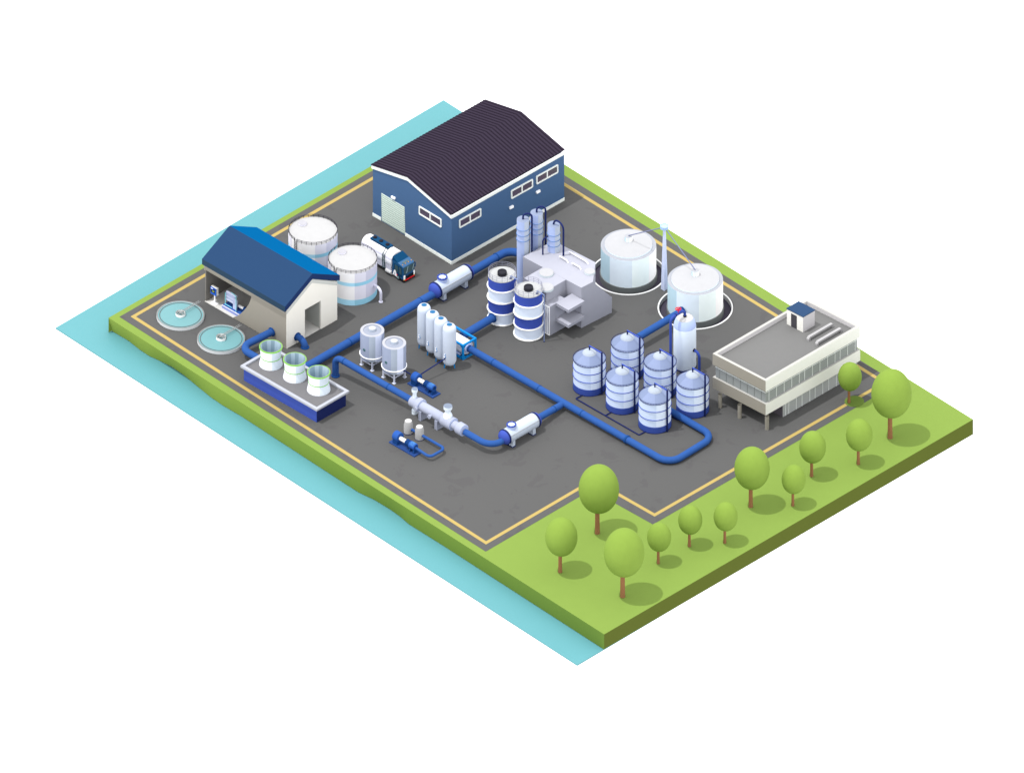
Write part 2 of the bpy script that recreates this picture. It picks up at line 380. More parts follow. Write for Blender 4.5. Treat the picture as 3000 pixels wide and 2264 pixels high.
# belt press inside the house
c = G(*ZB(1382, 457)); c.z = 1.2
bp = thing('belt_press', 'blue machine with pale rollers and cyan tube frame inside the open house', 'machine', c)
X, Y = c.x, c.y
mb = MB(); mb.box(X, X+72, Y, Y+26, 1.2, 9, 0); mb.box(X+.8, X+71, Y+1, Y+25, 9, 9.6, 1); mb.box(X, X+72, Y, Y+1, 9, 10, 2); mb.build('base', [mat('periwinkle_paint', '#8d98cf', EL), mat('royal_tray', '#3563b8', EM), WHITE], bp)
for k, (h, y) in enumerate(((44, 14), (35, 12), (26, 11))):
    MB().tube([(X+4, Y+y, h), (X+36, Y+y, h)], 3.6, 16).build('roller', mat('pale_roller', '#d0d6ee', EL), bp)
MB().box(X+5, X+35, Y+9, Y+10.5, 22, 44).build('belt', mat('lavender_belt', '#b4bddf', EL), bp)
MB().extr([(X+30, Y+7, 10), (X+42, Y+7, 10), (X+44, Y+7, 38), (X+38, Y+7, 42), (X+32, Y+7, 40)], (0, 3, 0)).build('side_plate', mat('lavender_plate', '#bfc8e6', EL), bp)
mb = MB(); mb.tube([(X+6, Y+6, 9), (X+6, Y+6, 46)], .9, 8); mb.tube(fillet([(X+26, Y+7, 55), (X+42, Y+6, 53), (X+45, Y+3, 8)], 8), .9, 8); mb.tube([(X+6, Y+4, 14), (X+30, Y+4, 14)], .8, 8)
mb.build('tube_frame', mat('cyan_tube', '#8adfe8', EL), bp)
MB().tube([(X+40, Y+18, 18), (X+58, Y+18, 18)], 3.6, 16).build('drive_shaft', WHITE, bp)
MB().tube([(X+58, Y+18, 18), (X+74, Y+18, 18)], 6, 20).build('motor', PIPED, bp)

# ------------------------------------------------------------------ settling basins
def clarifier(c, label):
    t = thing('settling_basin', label, 'settling basin', c, 'round settling basins')
    W8 = mat('basin_concrete', '#d9dee2', EL*1.1); RIM = mat('basin_rim', '#b9bdbe', ET*.95)
    mb = MB(); mb.rev(c, [(57.6, 0), (57.6, 7), (54.4, 7), (54.4, 2)], 72, [0, 1, 0]); mb.build('basin_wall', [W8, RIM], t)
    MB().rev(c, [(0, 5.6), (54.4, 5.6)], 72).build('basin_water', mat('basin_water', '#9ad8df', ET*.95, rough=.35, var=.02), t)
    MB().rev(c, [(50.9, 5.7), (50.9, 6.2), (49, 6.2), (49, 5.7)], 72).build('inner_ring', mat('grey_ring', '#7d8587', ET*.9), t)
    dc = Vector((c.x, c.y, 0))
    dr = MB().rev(dc, [(12, 5.7), (12, 13), (10.8, 13), (10.8, 5.7)], 40, [0, 1, 0]).build('centre_drum', [mat('drum_white', '#f4f4f3', EL), RIM], t)
    mb = MB(); mb.box(c.x-11, c.x+11, c.y-1.3, c.y+1.3, 11.2, 12.7); mb.box(c.x-1.3, c.x+1.3, c.y-11, c.y+11, 11.1, 12.6); mb.build('spokes', RIM, dr)
    mb = MB()
    for dx in (-2.6, 2.6): mb.box(c.x+dx-.5, c.x+dx+.5, c.y+11, c.y+66, 12.8, 14)
    for i in range(9): mb.box(c.x-2.6, c.x+2.6, c.y+15+i*5.6, c.y+15.8+i*5.6, 13, 13.7)
    mb.build('scraper_bridge', mat('bridge_grey', '#a4a6a7', EM), t)
    return t
cl = clarifier(G(528.8, 928.5), 'round settling basin of pale blue water nearest the left corner of the yard')
copy_thing(cl, G(647.9, 997.8), 'round settling basin of pale blue water nearer the blue cooling basin')

# ------------------------------------------------------------------ cooling basin and towers
BA, BF, BR = ZC(178, 910), ZC(1293, 1550), ZC(1738, 1295)
a, f, r = G(*BA), G(*BF), G(*BR); xa, xb, ya, yb = a.x, (f.x+r.x)/2, (a.y+f.y)/2, r.y
bt = thing('cooling_basin', 'long royal blue basin with pale grey rim carrying the three white cooling towers', 'basin', ((xa+xb)/2, (ya+yb)/2, 0))
MB().box(xa, xb, ya, yb, 0, 38).build('basin_body', mat('basin_royal_blue', '#3a4e9f', EL*.92, var=.02), bt)
MB().box(xb+.02, xb+.5, ya+.1, yb-.1, 0, 37.8).build('end_shade_face', mat('basin_shade_navy', '#202b62', 1.75), bt)  # thin navy sheet painting the shaded end of the basin
RIMC = mat('pale_rim', '#dde1ee', ET*.82); mb = MB(); o, i_ = 6, 2
mb.box(xa-o, xb+o, ya-o, ya+i_, 38, 43.5); mb.box(xa-o, xb+o, yb-i_, yb+o, 38, 43.5); mb.box(xa-o, xa+i_, ya+i_, yb-i_, 38, 43.5); mb.box(xb-i_, xb+o, ya+i_, yb-i_, 38, 43.5)
mb.build('rim', RIMC, bt)
MB().box(xa+i_, xb-i_, ya+i_, yb-i_, 38, 38.6).build('basin_deck', mat('deck_grey', '#929195', ET*.8), bt)
def cooling(c, label):
    t = thing('cooling_tower', label, 'cooling tower', c, 'cooling towers on the blue basin')
    z0 = c.z; b = Vector((c.x, c.y, z0))
    prof = [(28.2, 0), (27.7, 3), (26.8, 8), (25.6, 14), (24.6, 20), (24.2, 24), (24.3, 27), (24.8, 33), (25.8, 41), (26.9, 49), (27.4, 52.2)]
    inn = [(27.4, 52.3), (24.9, 52.3), (23.6, 40), (22.3, 26), (22.3, 4), (0, 4)]
    TW = mat('tower_white', '#eef2fa', EL); TW2 = mat('tower_pale', '#d3dfeb', EL)
    MB().rev(b, prof, 64, lambda s, g: 1 if (-180 < g < -90 or 8 < g < 90) else 0).build('shell', [TW, TW2], t)
    MB().rev(b, inn, 64, lambda s, g: 0 if s == 0 else (1 if int((g+200)//40) % 2 else 2)).build('inner_shell', [mat('light_green_rim', '#a9d190', ET*.92), mat('slate_lining', '#70838f', .75), mat('slate_lining_light', '#8a9ba6', .75)], t)
    mb = MB(); mb.rev(b, [(27.4, 49.6), (28.1, 49.6), (28.1, 52.2), (27.4, 52.2)], 64); mb.rev(b, [(24.2, 23), (24.9, 23), (24.9, 24.8), (24.2, 24.8)], 64)
    mb.build('green_band', mat('green_band', '#7bc043', EL), t)
    return t
tb = lambda u, v: (lambda p: Vector((p.x, p.y, 38.6)))(G(u, v))
ct = cooling(tb(793.5, 1105), 'white waisted cooling tower with green bands nearest the house')
copy_thing(ct, tb(863.7, 1142), 'white waisted cooling tower with green bands between two others')
copy_thing(ct, tb(933.6, 1179.3), 'white waisted cooling tower with green bands at the basin end by the pipe bend')

# ------------------------------------------------------------------ pipes
def pipe(name, label, pts, r, rad=30, collars=(), m=PIPE, group='blue process pipes', ends=(), cat='pipe', bend=None):
    path = fillet(pts, rad) if len(pts) > 2 else [Vector(p) for p in pts]
    if len(path) == 2: path = [path[0].lerp(path[1], i/8) for i in range(9)]
    o = Vector((path[0].x, path[0].y, 0)); t = thing(name, label, cat, o, group)
    MB().tube(path, r, 28).build('pipe', m, t)
    for cu in collars:
        u, wd, ex = cu if isinstance(cu, tuple) else (cu, 1.0, .7)
        p, d = along(path, u)
        MB().tube([p-d*wd, p+d*wd], r+ex, 28).build('collar', PIPED, t)
    for e in ends:
        p, q = (path[0], path[1]) if e == 0 else (path[-1], path[-2]); d = (q-p).normalized()
        MB().tube([p-d*.2, p+d*2.4], r+2.4, 28).build('flange', PIPED, t)
    return t
def GP(uv, z): return G(uv[0], uv[1], z)
pipe('inlet_pipe', 'thick blue pipe running from the cooling basin to the upper horizontal tank', [GP((868, 1092), 16), GP((1268, 862), 24)], 10, collars=(1023, 1231))
e0 = GP((1375, 799.5), 24); e1 = GP((1466, 747), 24); e1 = GP((1498, 728.5), 24); e2 = Vector((-264.2, e1.y, 24)); e3 = Vector((-264.2, 360, 24))
pipe('transfer_pipe', 'thick blue pipe bending from the upper horizontal tank to the tall columns', [e0, e1, e2, e3], 10, rad=34, collars=((1454, 1.2, 1.2),))
pipe('standpipe', 'blue pipe rising from the asphalt beside the cooling basin and running to the white exchanger', [GP((983, 1101), 0), GP((983, 1044), 56), GP((1203, 1170.5), 33)], 8, rad=17, collars=(1008, 1138), ends=(0,))
pipe('wall_outlet_pipe', 'blue pipe curving from the taupe house wall round to the cooling basin', [GP((797, 971.6), 27), GP((702, 1019), 24), GP((779, 1063), 22)], 9, rad=26, ends=(0,))
hw = HR.P(870, 985); pipe('gable_elbow_pipe', 'short blue elbow pipe dropping from the white gable wall to the asphalt', [hw+Vector((.5, 0, 0)), hw+Vector((27, 0, 0)), Vector((hw.x+27, hw.y, 0))], 8, rad=20, ends=(0, 1))
pipe('short_tank_pipe', 'thick blue pipe joining the framed tank to the rear striped tank', [GP((1352, 985.5), 22), GP((1444, 930.6), 24)], 10, ends=(1,))
pA = GP((1374, 1020), 22)
pc1, pc2 = GP((1962, 1359), 10), GP((2093, 1279), 10); pend = GP((1925, 1181), 10)
pipe('loop_pipe', 'long blue pipe from the framed tank that loops round the blue silos', [pA, pc1, pc2, pend], 8.6, rad=36, collars=(1706, (1837, 2.5, 2), 1446, 1580))
pipe('branch_pipe', 'blue branch pipe from the lower horizontal tank to the long loop pipe', [GP((1578, 1224), 24), GP((1650, 1183), 13)], 8.4, collars=(1622,))
pipe('curved_feed_pipe', 'blue pipe curving from the white exchanger to the lower horizontal tank', [GP((1362, 1265), 31), GP((1439, 1309.6), 27), GP((1470, 1292), 24)], 8, rad=34)
b1 = Vector((102, 478, 34)); 
pipe('storage_feed_pipe', 'thick blue pipe from the blue silos up to the nearer big white tank', [Vector((122, 243, 30)), Vector((101, 243, 30)), Vector((101, 476, 34))], 9, rad=12, ends=(1,))

# ------------------------------------------------------------------ horizontal tanks
def htank():
    ax = G(1322.3, 823.7, 30); ln = 102.8; A = ax.y-ln/2; t = thing('horizontal_tank', 'pale horizontal tank with royal blue domed ends near the warehouse corner', 'horizontal tank', (ax.x, ax.y, 0), 'horizontal tanks on saddles')
    o = Vector((ax.x, 0, 30)); r = 19.4
    MB().rev(o, [(r, A), (r, A+ln)], 48, axis='y').build('shell', PALE, t)
    for y, s in ((A, -1), (A+ln, 1)):
        MB().rev(o, [(r+.1, y-s*1), (r+1.6, y-s*1), (r+1.6, y+s*3), (r+.1, y+s*3)], 48, axis='y').build('end_ring', NAVY, t)
        MB().rev(o, [(r*math.cos(R(k*9)) if k < 10 else 0, y+s*(2.9+13*math.sin(R(k*9)))) for k in range(11)], 48, axis='y').build('domed_end', mat('dome_royal', '#3d50a5', EL*1.05), t)
    MB().tube([(ax.x+17.7, A+1, 39), (ax.x+17.7, A+ln-1, 39)], 1.1, 8).build('side_strip', mat('strip_grey', '#b3b8bc', EM), t)  # thin grey strip running along the shell
    m_ = G(*ZF(757, 395), 58); m0 = Vector((ax.x, m_.y-(ax.x-m_.x)*0, 0))
    mh = MB().rev(m0, [(12, 44), (12, 57.6), (0, 57.6)], 40, [0, 1]).build('manhole', [LAV, PALE], t)
    MB().rev(m0, [(9.2, 57.7), (9.2, 58.6), (12.8, 58.6), (12.8, 56)], 40).build('manhole_flange', ROYAL, mh)
    for k in range(10):
        t_ = 2*math.pi*k/10; MB().rev(m0+Vector((11*math.cos(t_), 11*math.sin(t_), 0)), [(1.2, 58.6), (1.2, 59.6), (0, 59.6)], 8).build('flange_bolt', NAVY, mh)
    for yy in (A+14, A+ln-16):
        lg = MB().box(ax.x-16, ax.x+16, yy-4.7, yy+4.7, 2, 20).build('saddle_leg', PALE, t)
        MB().box(ax.x-17.5, ax.x+17.5, yy-6, yy+6, 0, 2).build('foot_plate', NAVY, lg)
    MB().tube([(ax.x+3, A-15.5, 21), (ax.x+3, A-12, 21)], 3.4, 16).build('end_nozzle', WHITE, t)
    return t
ht = htank()
ht2 = copy_thing(ht, G(1322.3*.95-1296*.95+1497.9, 1132+0, 0), 'pale horizontal tank with royal blue domed ends between the exchanger and the loop pipe', .95)
p = ORG[ht.name]; v1 = 1132+(p.x-p.y)*.5; 
ORG[ht2.name] = G(1322.8+200.5, v1+429.5); ht2.location = ORG[ht2.name]*S

# ------------------------------------------------------------------ framed tank on a skid
fc = G(*ZH(1755, 1010)); fx, fy = fc.x, fc.y; FL, FW, FH = 100, 42, 43
sk = thing('framed_tank', 'pale tank lying in an open bright blue box frame behind the slim vessels', 'framed tank', fc)
tk = MB().rev(Vector((0, fy+21, 22)), [(0, fx-FL+5), (17, fx-FL+6), (18.5, fx-FL+10), (18.5, fx-10), (17, fx-5), (0, fx-4.5)], 48, axis='x').build('tank_shell', mat('tank_offwhite', '#dfe1ea', EL), sk)
MB().rev(Vector((0, fy+21, 22)), [(9.5, fx-4.6), (11.5, fx-4), (11.5, fx-1.5), (0, fx-1.4)], 32, axis='x').build('end_flange', LAV, tk)
MB().box(fx-FL+12, fx-16, fy+6, fy+36, 1.8, 6).build('tank_cradle', LAV, sk)
mb = MB(); b = 2.1
for yy in (fy, fy+FW):
    for zz in (b, FH-b): mb.box(fx-FL, fx, yy-b+.0, yy+b, zz-b, zz+b)
for xx in (fx-FL, fx):
    for yy in (fy, fy+FW): mb.box(xx-b+.02, xx+b+.02, yy-b-.05, yy+b+.05, 0.05, FH+.05)
    for zz in (b, FH-b): mb.box(xx-b+.01, xx+b-.01, fy+b, fy+FW-b, zz-b+.03, zz+b-.03)
mb.build('box_frame', BLUE, sk)
mb = MB()
for yy, s in ((fy+b, 1), (fy+FW-b, -1)):
    for zz, sz in ((2*b, 1), (FH-2*b, -1)): mb.extr([(fx-1, yy, zz), (fx-1, yy+s*9, zz), (fx-1, yy, zz+sz*9)], (1.6, 0, 0))
for zz, sz in ((2*b, 1), (FH-2*b, -1)): mb.extr([(fx-b, fy-.8, zz), (fx-b-9, fy-.8, zz), (fx-b, fy-.8, zz+sz*9)], (0, 1.6, 0))
mb.build('corner_gussets', BLUE, sk)

# ------------------------------------------------------------------ striped tanks
def striped(c, label):
    t = thing('striped_tank', label, 'striped tank', c, 'blue and white striped tanks')
    r = 33.3; zz = [0, 33.3, 66, 98.8, 127.7]
    MB().rev(c, [(r, z) for z in zz], 64, [0, 1, 0, 1]).build('shell', [mat('stripe_pale_blue', '#d6e1f3', 1.2), ROYAL], t)
    MB().rev(c, [(r+.4, 126.5), (r+.4, 128.4), (0, 128.4)], 64).build('roof_deck', mat('deck_white', '#f3f5f7', ET*.9), t)
    for z in (2.4, 33.3, 66, 98.8): MB().torus(Vector((c.x, c.y, z)), r+1.6, 2, m=0).build('hoop', mat('hoop_white', '#f0f0ee', EL), t)
    ht_ = MB().rev(c, [(11.3, 128.4), (11.3, 137), (10.6, 138), (9, 138), (9, 136.8), (0, 136.8)], 32).build('vent_cap', DARK, t)
    mb = MB()
    for z in (133, 138, 143): mb.torus(Vector((c.x, c.y, z)), r-.3, .42, 64, 6)
    for k in range(16):
        a_ = 2*math.pi*k/16; mb.tube([(c.x+(r-.3)*math.cos(a_), c.y+(r-.3)*math.sin(a_), 128), (c.x+(r-.3)*math.cos(a_), c.y+(r-.3)*math.sin(a_), 143)], .42, 6)
    mb.build('railing', mat('rail_metal', '#8d8fa3', EM), t)
    d0 = Vector((c.x+27, c.y+2, 128))
    mb = MB(); mb.rev(Vector((d0.x, d0.y, 0)), [(3, 128.4), (3, 130), (0, 130)], 12, 1)
    mb.tube(fillet([d0, d0+Vector((0, 0, 9)), d0+Vector((24, 0, 9)), Vector((d0.x+24, d0.y, 1))], 2, 4), 1.15, 10, 0); mb.rev(Vector((d0.x+24, d0.y, 0)), [(2, .1), (2, 1.6), (0, 1.6)], 12, 1)
    mb.build('drain_pipe', [mat('grey_blue_tube', '#8b9cc9', EM), NAVY], t)
    return t
sa = striped(G(1471.1, 932.4), 'royal blue and white striped tank with railing beside the columns, farther back')
sb = copy_thing(sa, G(1548.3, 976.5), 'royal blue and white striped tank with railing nearer the slatted block')

# ------------------------------------------------------------------ process building with roof columns
PB = mat('lavender_concrete', '#dadcec', ET*.82, var=.03); SLAT = mat('white_slat', '#f2f2f6', .95)
A0 = G(*ZG(480, 980)); K0 = G(*ZG(690, 1093)); D0 = G(1703.2, 961); C0 = G(1792.5, 915.6); B0 = G(1621.9, 823.8)
p1 = G(1744.5, 768.7+0, 118); p2 = G(1737, 825.6, 118)
p1 = Vector((p1.x, p1.y, 0)); p2 = Vector((p2.x, p2.y, 0))
pb = thing('process_building', 'pale lavender concrete process building with flat roof, ledges and a slatted corner block', 'building', D0)
Z = lambda p, z: Vector((p.x, p.y, z))
main = [A0, D0, p2, p1, B0]
MB().hexa([Z(p, 0) for p in main], [Z(p, 118) for p in main]).build('main_block', PB, pb)
MB().add([Z(p1, 0), Z(p2, 0), Z(C0, 0), Z(p1, 45), Z(p2, 117.8), Z(C0, 45)], [[0, 1, 2], [3, 4, 5], [0, 1, 4, 3], [1, 2, 5, 4], [0, 2, 5, 3]]).build('sloping_buttress', PB, pb)
def kp(x, y): return Vector((K0.x+x, K0.y+y, 0))
arm = [kp(0, 3), kp(0, -63), kp(75, -63), kp(75, 3)]
MB().hexa([Z(p, 0) for p in arm], [Z(p, 117.7) for p in arm]).build('front_wing', PB, pb)
cb = [kp(58, -63.2), kp(58, -70.5), kp(94.3, -70.5), kp(94.3, -20), kp(75.2, -20), kp(75.2, -63.2)]
MB().hexa([Z(p, 0) for p in cb], [Z(p, 84.6) for p in cb]).build('corner_block', PB, pb)
mb = MB(); q = kp(70, -70.5)
mb.box(q.x, q.x+24, q.y-.4, q.y-.02, 2, 83, 1)
for i in range(5): mb.box(q.x+i*5.6, q.x+i*5.6+2, q.y-1.2, q.y-.3, 2, 83, 0)
mb.box(q.x, q.x+24.4, q.y-1.25, q.y-.3, 81, 84, 0); mb.box(q.x, q.x+24.4, q.y-1.25, q.y-.3, 0.5, 3, 0)
mb.build('slatted_grille', [SLAT, mat('grille_grey', '#a4a8b8', EL)], pb)
for zt in (86.6, 42):
    s0 = kp(75.1, 0); MB().box(s0.x+19.4, s0.x+62.4, s0.y-50.6, s0.y+(4 if zt else 0), zt-8, zt).build('ledge', PB, pb)
for (x, y), rr in (((728, 715), 17.5), ((728, 870), 17.5), ((1188, 702), 13)):
    p = G(*ZG(x, y), 118+5); MB().rev(Vector((p.x, p.y, 0)), [(rr, 117.6), (rr, 122.5), (rr-1, 123.2), (0, 123.2)], 40, [0, 1, 1]).build('roof_vent', [mat('vent_pale', '#c9d5da', EL), mat('vent_top', '#e4e5ea', ET*.82)], pb)
for a_, b_ in (((985, 503), (1170, 595)), ((880, 550), (950, 583)), ((1015, 622), (1085, 657))):
    p, q = G(*ZG(*a_), 123), G(*ZG(*b_), 123); mb = MB()
    q = Vector((q.x, p.y, 123)); mb.tube(fillet([(p.x-3, p.y-1, 118), (p.x-3, p.y-1, 123), (q.x, p.y-1, 123), (q.x+7, p.y-1, 118)], 2.5, 4), 1.9, 12)
    for x in (p.x+2, q.x-2): mb.tube([(x, p.y-1, 123), (x+1.2, p.y-1, 123)], 2.5, 12)
    mb.build('roof_tube', mat('tube_white', '#e2e2ea', EL), pb)
def column(c, z0, z1, label, arc, side=False, foot=0):
    t = thing('process_column', label, 'column', Z(c, z0), 'pale blue process columns')
    two = lambda s, g: 1 if (14 < g < 104 or g < -76 and g > -166) else 0  # darker and lighter column sides: shading held in the colour
    MB().rev(Z(c, 0), [(14.9, z0), (14.9, z1)], 56, two).build('shell', [mat('column_shade_lavender', '#a8b8e1', EL), PALE], t)
    MB().rev(Z(c, 0), [(14.9, z1), (0, z1+.4)], 56).build('top_plate', mat('column_top', '#b4c3e6', ET*.9), t)
    mb = MB()
    for d in (24.8, 40.5, 56.2): mb.torus(Z(c, z1-d), 15.6, .9, 56, 6)
    mb.build('hoops', mat('hoop_blue', '#6e8fc6', EL*1.25), t)
    v = Vector(arc); a0 = Z(c, z1+.2)
    mb = MB(); mb.tube(fillet([a0, a0+Vector((0, 0, 16)), a0+v+Vector((0, 0, 16)), Z(c+v, foot)], v.length*.5, 8), 2.3, 14)
    mb.build('bent_pipe', NAVY, t)
    if side:
        p0 = Z(c+Vector((-4.7, -14, 0)), z1-30); mb = MB(); mb.tube(fillet([p0, p0+Vector((0, -18, 0)), Z(p0+Vector((0, -18, 0)), 118)], 7, 6), 1.9, 12); mb.build('side_pipe', NAVY, t)
    return t
c1 = Vector((A0.x-21, A0.y+21, 0)); c2 = Vector((A0.x-21, A0.y+21+46.2, 0)); c3 = G(*ZG(806, 480), 118); c3.z = 0
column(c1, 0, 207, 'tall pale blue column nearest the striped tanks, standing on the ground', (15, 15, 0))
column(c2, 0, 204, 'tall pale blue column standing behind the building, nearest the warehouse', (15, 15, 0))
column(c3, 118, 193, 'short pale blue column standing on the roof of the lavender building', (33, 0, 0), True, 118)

# ------------------------------------------------------------------ big white tanks in pits
PK = mat('kerb_white', '#fbfbfb', EL*1.4); PW = mat('pit_wall_grey', '#b4b5b6', EL); PF = mat('pit_floor_dark', '#565263', ET*.75); PG = mat('plinth_grey', '#7e8383', EM)
for c, lab in ((RING1, 'farther'), (RING2, 'nearer')):
    t = thing('tank_pit', 'round dark pit with white kerb under the big white tank %s the office' % ('farthest from' if lab == 'farther' else 'nearest to'), 'pit', c, 'round tank pits')
    MB().rev(c, [(RP-2.6, -.3), (RP-2.6, 1.6), (RP+.8, 1.6), (RP+.8, -.3)], 72).build('kerb_ring', PK, t)
    MB().rev(c, [(RP-2, -.3), (RP-2.2, -12)], 72).build('pit_wall', PW, t)
    MB().rev(c, [(RP-2.2, -12), (0, -12)], 72).build('pit_floor', PF, t)
    MB().rev(c, [(68.6, -12), (68.6, 5.8), (0, 5.8)], 72).build('plinth', PG, t)
def bigtank(c, label):
    t = thing('storage_tank', label, 'storage tank', Z(c, 5.8), 'big white storage tanks')
    cols = [mat('shade_band_teal_grey', '#a9c3cf', .95), mat('shade_band_pale_grey', '#cfdbe5', .95), mat('lit_band_ice_blue', '#e0ecf8', .95), mat('lit_band_white', '#ffffff', .9)]  # light and shade round the shell, put into its colours
    def shade_index(s, g):
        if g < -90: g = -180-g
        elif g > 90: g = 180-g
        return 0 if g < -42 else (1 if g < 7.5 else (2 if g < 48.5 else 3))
    MB().rev(c, [(66.4, 5.8), (66.4, 84.3)], 144, shade_index).build('shell', cols, t)
    MB().rev(c, [(66.4, 84.3), (56, 84.8)], 96).build('shoulder', mat('shoulder_grey', '#dde1ec', ET*.95), t)
    MB().rev(c, [(57.3, 84.4), (57.3, 88), (0, 100)], 96, [0, 1]).build('lid', [cols[1], mat('lid_white', '#f5f6fb', ET*.97)], t)
    MB().rev(c, [(9.2, 96), (9.2, 110.5), (8, 111), (0, 111)], 40, lambda s, g: shade_index(s, g) if s == 0 else 4).build('hub', cols+[mat('lid_grey', '#e6e9f2', ET*.97)], t)
    return t
t1 = bigtank(RING1, 'big round white tank with painted shade bands nearest the lavender building')
t2 = copy_thing(t1, Z(RING2, 5.8), 'big round white tank with painted shade bands in the pit nearest the office')
mc = G(1946.5, 846.5)
ms = thing('mast', 'slender tapering mast with disc top and two rods reaching to the big white tanks', 'mast', mc)
MB().hexa([(mc.x-6, mc.y-6, 0), (mc.x+6, mc.y-6, 0), (mc.x+6, mc.y+6, 0), (mc.x-6, mc.y+6, 0)], [(mc.x-2.2, mc.y-2.2, 178), (mc.x+2.2, mc.y-2.2, 178), (mc.x+2.2, mc.y+2.2, 178), (mc.x-2.2, mc.y+2.2, 178)]).build('pillar', mat('mast_pale', '#c9d3f0', EL), ms)
MB().rev(Z(mc, 0), [(0, 177.5), (10, 177.5), (10, 185.5), (8.8, 185.5), (8.8, 184), (0, 184)], 32).build('top_disc', mat('disc_blue', '#a3bfe4', EL), ms)
for c in (RING1, RING2):
    a = Z(mc, 181); b = Z(c, 111.5); d = (b-a).normalized(); MB().tube([a+d*9, b], 1.25, 10).build('rod', mat('rod_grey', '#8289ac', EM), ms)

# ------------------------------------------------------------------ slim white-blue vessel with valve
vc = G(2006.3, 1072); ve = thing('pressure_vessel', 'tall pale blue vessel with domed white top standing behind the silos', 'vessel', vc)
MB().rev(vc, [(26.5, 3), (27.2, 5), (27.2, 119)], 56).build('shell', mat('vessel_shell_pale', '#d7e2f3', 1.0), ve)
MB().rev(vc, [(27.9, .2), (27.9, 3.4), (0, 3.4)], 56).build('base_ring', NAVY, ve)
MB().rev(vc, [(27.2, 119), (26, 126), (23.5, 134), (20, 141)], 56).build('shoulder', LAV, ve)
MB().rev(vc, [(20, 141), (16, 143.5), (8, 145), (0, 145.4)], 56).build('cap', mat('cap_white', '#fdfdff', ET*.9), ve)
MB().rev(vc, [(4.2, 144), (4.2, 148.5), (0, 148.5)], 20).build('nozzle', DARK, ve)
q0 = Z(vc, 148); vp = [q0, q0+Vector((0, 0, 16)), q0+Vector((0, -48, 16)), Vector((vc.x, vc.y-48, 0))]
pt = MB().tube(fillet(vp, 12), 3.3, 18).build('overhead_pipe', mat('indigo_pipe', '#3c52a8', EM), ve)
MB().tube([q0+Vector((0, -32, 16)), q0+Vector((0, -30, 16))], 4.2, 18).build('pipe_collar', NAVY, pt)
hwc = q0+Vector((0, -22, 30))
mb = MB(); mb.torus(hwc, 6.4, 1.1, 32, 8); mb.tube([hwc+Vector((-6, 0, 0)), hwc+Vector((6, 0, 0))], .8, 8); mb.tube([hwc+Vector((0, -6, 0)), hwc+Vector((0, 6, 0))], .8, 8); mb.tube([hwc+Vector((0, 0, -12)), hwc], .9, 8)
mb.build('handwheel', mat('red_paint', '#d8222c', EM), ve)
s0 = Vector((vc.x+24, vc.y+4, 58)); 
MB().tube([s0+Vector((1, 0, 0)), s0+Vector((6, 0, 0))], 4.4, 18).build('side_nozzle', DARK, ve)
MB().tube(fillet([s0+Vector((5, 0, 0)), s0+Vector((21, 0, 0)), Vector((s0.x+21, s0.y, 0))], 13), 3.3, 18).build('side_pipe', mat('indigo_pipe', '#3c52a8', EM), ve)

# ------------------------------------------------------------------ silos
def silo(c, label):
    t = thing('silo', label, 'silo', c, 'blue capped silos'); r = 38.6
    two = lambda s, g: 1 if (4 < g < 94 or -176 < g < -86) else 0  # shaded and lit sides of the silo painted into the shell
    MB().rev(c, [(r, 18), (r, 84)], 72, two).build('shell', [mat('silo_shade_blue', '#b9c7e0', 1.0), mat('silo_lit_blue', '#d3dff2', 1.08)], t)
    MB().rev(c, [(r+.8, 1.6), (r+.8, 18.6), (r, 18.6)], 72).build('base_band', mat('silo_base_blue', '#3b509f', EL), t)
    MB().rev(c, [(r+1.4, .1), (r+1.4, 1.8), (r, 1.8)], 72).build('base_ring', NAVY, t)
    mb = MB()
    for z in (39, 63): mb.torus(Z(c, z), r+.6, 1.0, 72, 8)
    mb.build('hoops', ROYAL, t)
    MB().rev(c, [(r+.5, 83), (r+.5, 84.5), (17, 101)], 72, lambda s, g: 1 if int((g+180)//60) % 2 else 0).build('cone_roof', [mat('roof_lit_periwinkle', '#a6b6df', ET*.75), mat('roof_shade_blue', '#9babd2', ET*.75)], t)  # wedges of cone shading put into the roof colour
    MB().rev(c, [(17, 101), (15.5, 104), (11, 107.5), (5, 109.5), (0, 110)], 40).build('dome_cap', mat('cap_pale_blue', '#d6e2f4', ET*.8), t)
    mb = MB(); 
    for z in (84.5, 88): mb.torus(Z(c, z), r+.8, .45, 72, 6)
    for k in range(36):
        a_ = 2*math.pi*k/36; x, y = c.x+(r+.8)*math.cos(a_), c.y+(r+.8)*math.sin(a_); mb.tube([(x, y, 83.5), (x, y, 88)], .45, 4)
    mb.build('eave_rail', NAVY, t)
    MB().box(c.x-1.3, c.x+1.3, c.y-1.3, c.y+1.3, 108, 121.4).build('riser_pipe', NAVY, t)
    MB().box(c.x-1.2, c.x+41.5, c.y-1.2, c.y+1.2, 119.6, 122.2).build('arm_pipe', ROYAL, t)
    MB().box(c.x+40.2, c.x+43.4, c.y-1.6, c.y+1.6, 0, 122.4).build('down_pipe', NAVY, t)
    return t
SL = [(290, 447), (661, 298), (981, 480), (611, 627), (930, 812), (1300, 663)]
labs = ['leftmost pale blue silo of the cluster, nearest the lavender building', 'rearmost pale blue silo, where the thick storage feed pipe ends',
        'pale blue silo just in front of the tall domed pressure vessel', 'middle silo of the front row along the long loop pipe', 'pale blue silo nearest the bend of the loop pipe, frontmost of six', 'pale blue silo nearest the office building']
s1g = (1726.9, 1134.2); first = None
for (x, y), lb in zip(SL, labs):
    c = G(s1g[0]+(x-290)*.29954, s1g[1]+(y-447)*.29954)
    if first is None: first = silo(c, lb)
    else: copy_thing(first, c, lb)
g3 = lambda x, y: G(*ZJ(x, y), 1.8)
